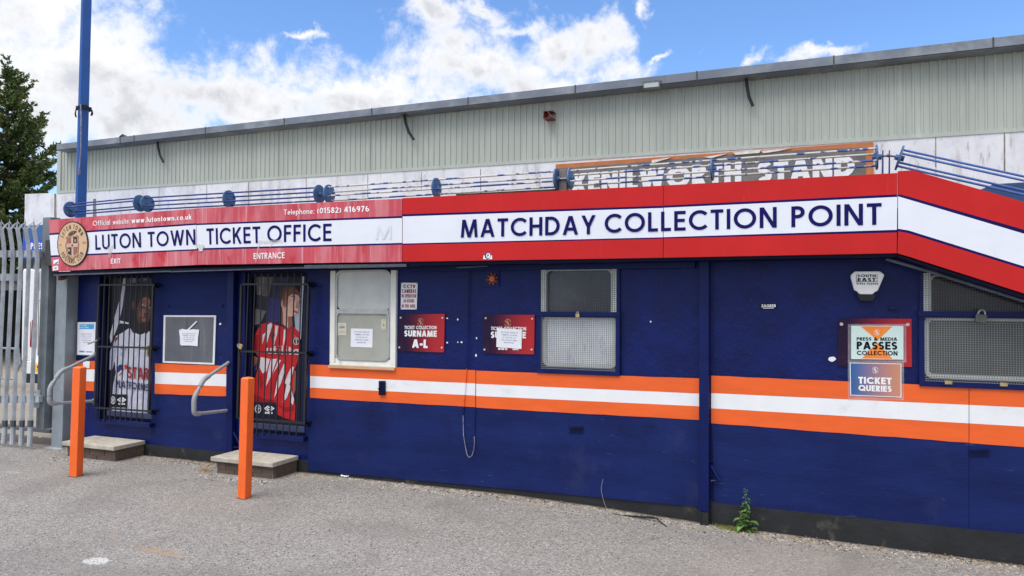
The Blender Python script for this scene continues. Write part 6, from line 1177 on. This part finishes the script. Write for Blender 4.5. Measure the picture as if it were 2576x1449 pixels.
for i in range(900):
    px = random.triangular(1783, 1905, 1850); py = 1322+(px-1783)*.135+random.triangular(-5, 8, 0); p = G(px, py, gz(-.6)); p.y = min(p.y, -.01); h_ = random.uniform(.006, .022); a = random.uniform(0, 6.3); d_ = V((math.cos(a), math.sin(a), 0))*random.uniform(.003, .012); w_ = V((-d_.y, d_.x, 0)).normalized()*.0022
    p.z = gz(p.x); m_.poly([p-w_, p+w_, p+d_+V((0, 0, h_))])
tag(m_.build('moss', mat('moss_green', (.20, .21, .045), .8, .3, 30), recalc=False), kind='stuff')
dg = G(515, 1186, 0); m_ = MB()
for i in range(60):
    a = random.uniform(0, 6.3); p = dg+V((random.gauss(0, .035), random.gauss(.0, .02), 0)); l_ = random.uniform(.05, .14); e_ = random.uniform(.1, 1.0); d_ = V((math.cos(a)*math.cos(e_), math.sin(a)*math.cos(e_)*.6, math.sin(e_)*.8))*l_; w_ = d_.cross(V((0, -1, .3))).normalized()*.003; m_.poly([p-w_, p+w_, p+d_*.6+w_*.8, p+d_-V((0, 0, .01)), p+d_*.6-w_*.8])
tag(m_.build('dry_grass_tuft', mat('straw', (.36, .25, .14), .8, .3, 30), recalc=False), 'dry straw coloured grass tuft at the left foot of the right step', 'grass tuft')
# litter
def crumple(px, py, s, label, m=M_paper):
    c = G(px, py, 0); c.z = gz(c.x); mb = MB(); n = 7; gr = [[c+V(((i/(n-1)-.5)*s, (j/(n-1)-.5)*s*.7, .004+random.uniform(0, .16)*s*(1 if (i+j) % 2 else .4))) for i in range(n)] for j in range(n)]
    for j in range(n-1):
        for i in range(n-1): mb.poly([gr[j][i], gr[j][i+1], gr[j+1][i+1], gr[j+1][i]])
    return tag(mb.build('litter', m, recalc=False), label, 'litter', 'scraps of litter on the ground')
crumple(868, 1199, .085, 'crumpled white paper litter under the blue boarding near the right step'); crumple(117, 1082, .07, 'white paper scrap lying on the gate track'); crumple(1013, 1217, .025, 'tiny white scrap on the gravel below the collection sign')
crumple(100, 1101, .03, 'tiny white scrap on the ground between gate track and galvanised post')
o = MB().tube([P(1538, 1292.5, -.12), P(1560, 1298, -.13), P(1600, 1299, -.14), P(1640, 1301, -.14), P(1656, 1306, -.15)], .006, 6).tube([P(1545, 1296, -.13), P(1590, 1301.5, -.14), P(1652, 1304.5, -.15), P(1668, 1318, -.2), P(1679, 1329, -.24)], .005, 6).build('cable', mat('hose_black', (1, 1, 1)))
for v in o.data.vertices: v.co.z = max(v.co.z, gz(v.co.x)+.002) if True else 0
tag(o, 'black loose cable lying at the wall foot left of the post', 'cable')
o = MB().tube([P(1517, 1205, -.03), P(1512.5, 1225, -.04), P(1513, 1238, -.05), P(1519, 1262, -.06), P(1528, 1285, -.09)], .0014, 5).build('wire_strand', mat('wire_pale', lin(150, 150, 150), .5)); tag(o, 'thin pale wire standing up from the ground before the blue boarding', 'wire')
o = MB(); 
for k in range(9): p = P(1759.5+(.8 if k % 2 else -.8), 1284+k*3.2, -.075); o.disc(p, V((.006, 0, 0)) if k % 2 else V((0, .006, 0)), V((0, 0, .009)), 8, (0, -.003, 0) if k % 2 else (.003, 0, 0))
tag(o.build('chain', M_black), 'short black chain hanging at the foot of the tall blue post', 'chain')
# gravel, grit and dead leaves against the wall foot and loose chips over the asphalt
gv = MB(); R_ = random.Random(11)
def stone(x, y, s, mi):
    z = gz(x); a = R_.uniform(0, 6.3); c_, s_ = math.cos(a), math.sin(a); e = [s*R_.uniform(.7, 1.2), s*R_.uniform(.5, .9), s*R_.uniform(.35, .7)]
    f = lambda u, v, w_: (x+(u*c_-v*s_), y+(u*s_+v*c_), z+w_)
    gv.add([f(-e[0], -e[1]*.6, 0), f(e[0]*.7, -e[1], 0), f(e[0], e[1]*.8, 0), f(-e[0]*.6, e[1], 0), f(-e[0]*.5, -e[1]*.4, e[2]), f(e[0]*.5, -e[1]*.3, e[2]*1.1), f(e[0]*.3, e[1]*.5, e[2]*.9)], [(0, 1, 5, 4), (1, 2, 6, 5), (2, 3, 6), (3, 0, 4, 6), (4, 5, 6)], mi)
for i in range(4200):
    x = R_.uniform(-8.0, 1.6); d = abs(R_.gauss(0, .10)); y = -.03-d
    if -7.4 < x < -6.6 or -5.4 < x < -4.6: y -= .38
    stone(x, y, R_.triangular(.0025, .014, .005), R_.choice((0, 0, 1, 1, 2, 3)))
for i in range(900): stone(R_.uniform(-8, 2.2), -R_.uniform(.1, 4.2), R_.triangular(.0015, .007, .0025), R_.choice((0, 0, 1, 2, 2)))
for i in range(700):                                                # leaf litter gathered between and beside the steps
    x = R_.choice((R_.uniform(-6.6, -5.4), R_.gauss(-5.6, .3), R_.gauss(-.2, .4), R_.gauss(1.0, .4), R_.gauss(-2.3, .5))); y = -.02-abs(R_.gauss(0, .07)); z = gz(x)+R_.uniform(.001, .012); a = R_.uniform(0, 6.3); l_ = R_.uniform(.006, .022); d_ = V((math.cos(a), math.sin(a), R_.uniform(-.2, .5)))*l_; w_ = V((-math.sin(a), math.cos(a), R_.uniform(-.3, .3)))*l_*.4; p = V((x, y, z)); gv.poly([p, p+d_*.5+w_, p+d_, p+d_*.5-w_], 4)
tag(gv.build('gravel', [mat('chip_light', (.44, .42, .39), .9, .15, 30), mat('chip_grey', (.25, .24, .23), .9, .2, 30), mat('chip_dark', (.07, .065, .06), .9, .2, 30), mat('chip_tan', (.36, .27, .18), .9, .2, 30), mat('dead_leaf', (.22, .13, .07), .85, .35, 40)], recalc=False), kind='stuff')
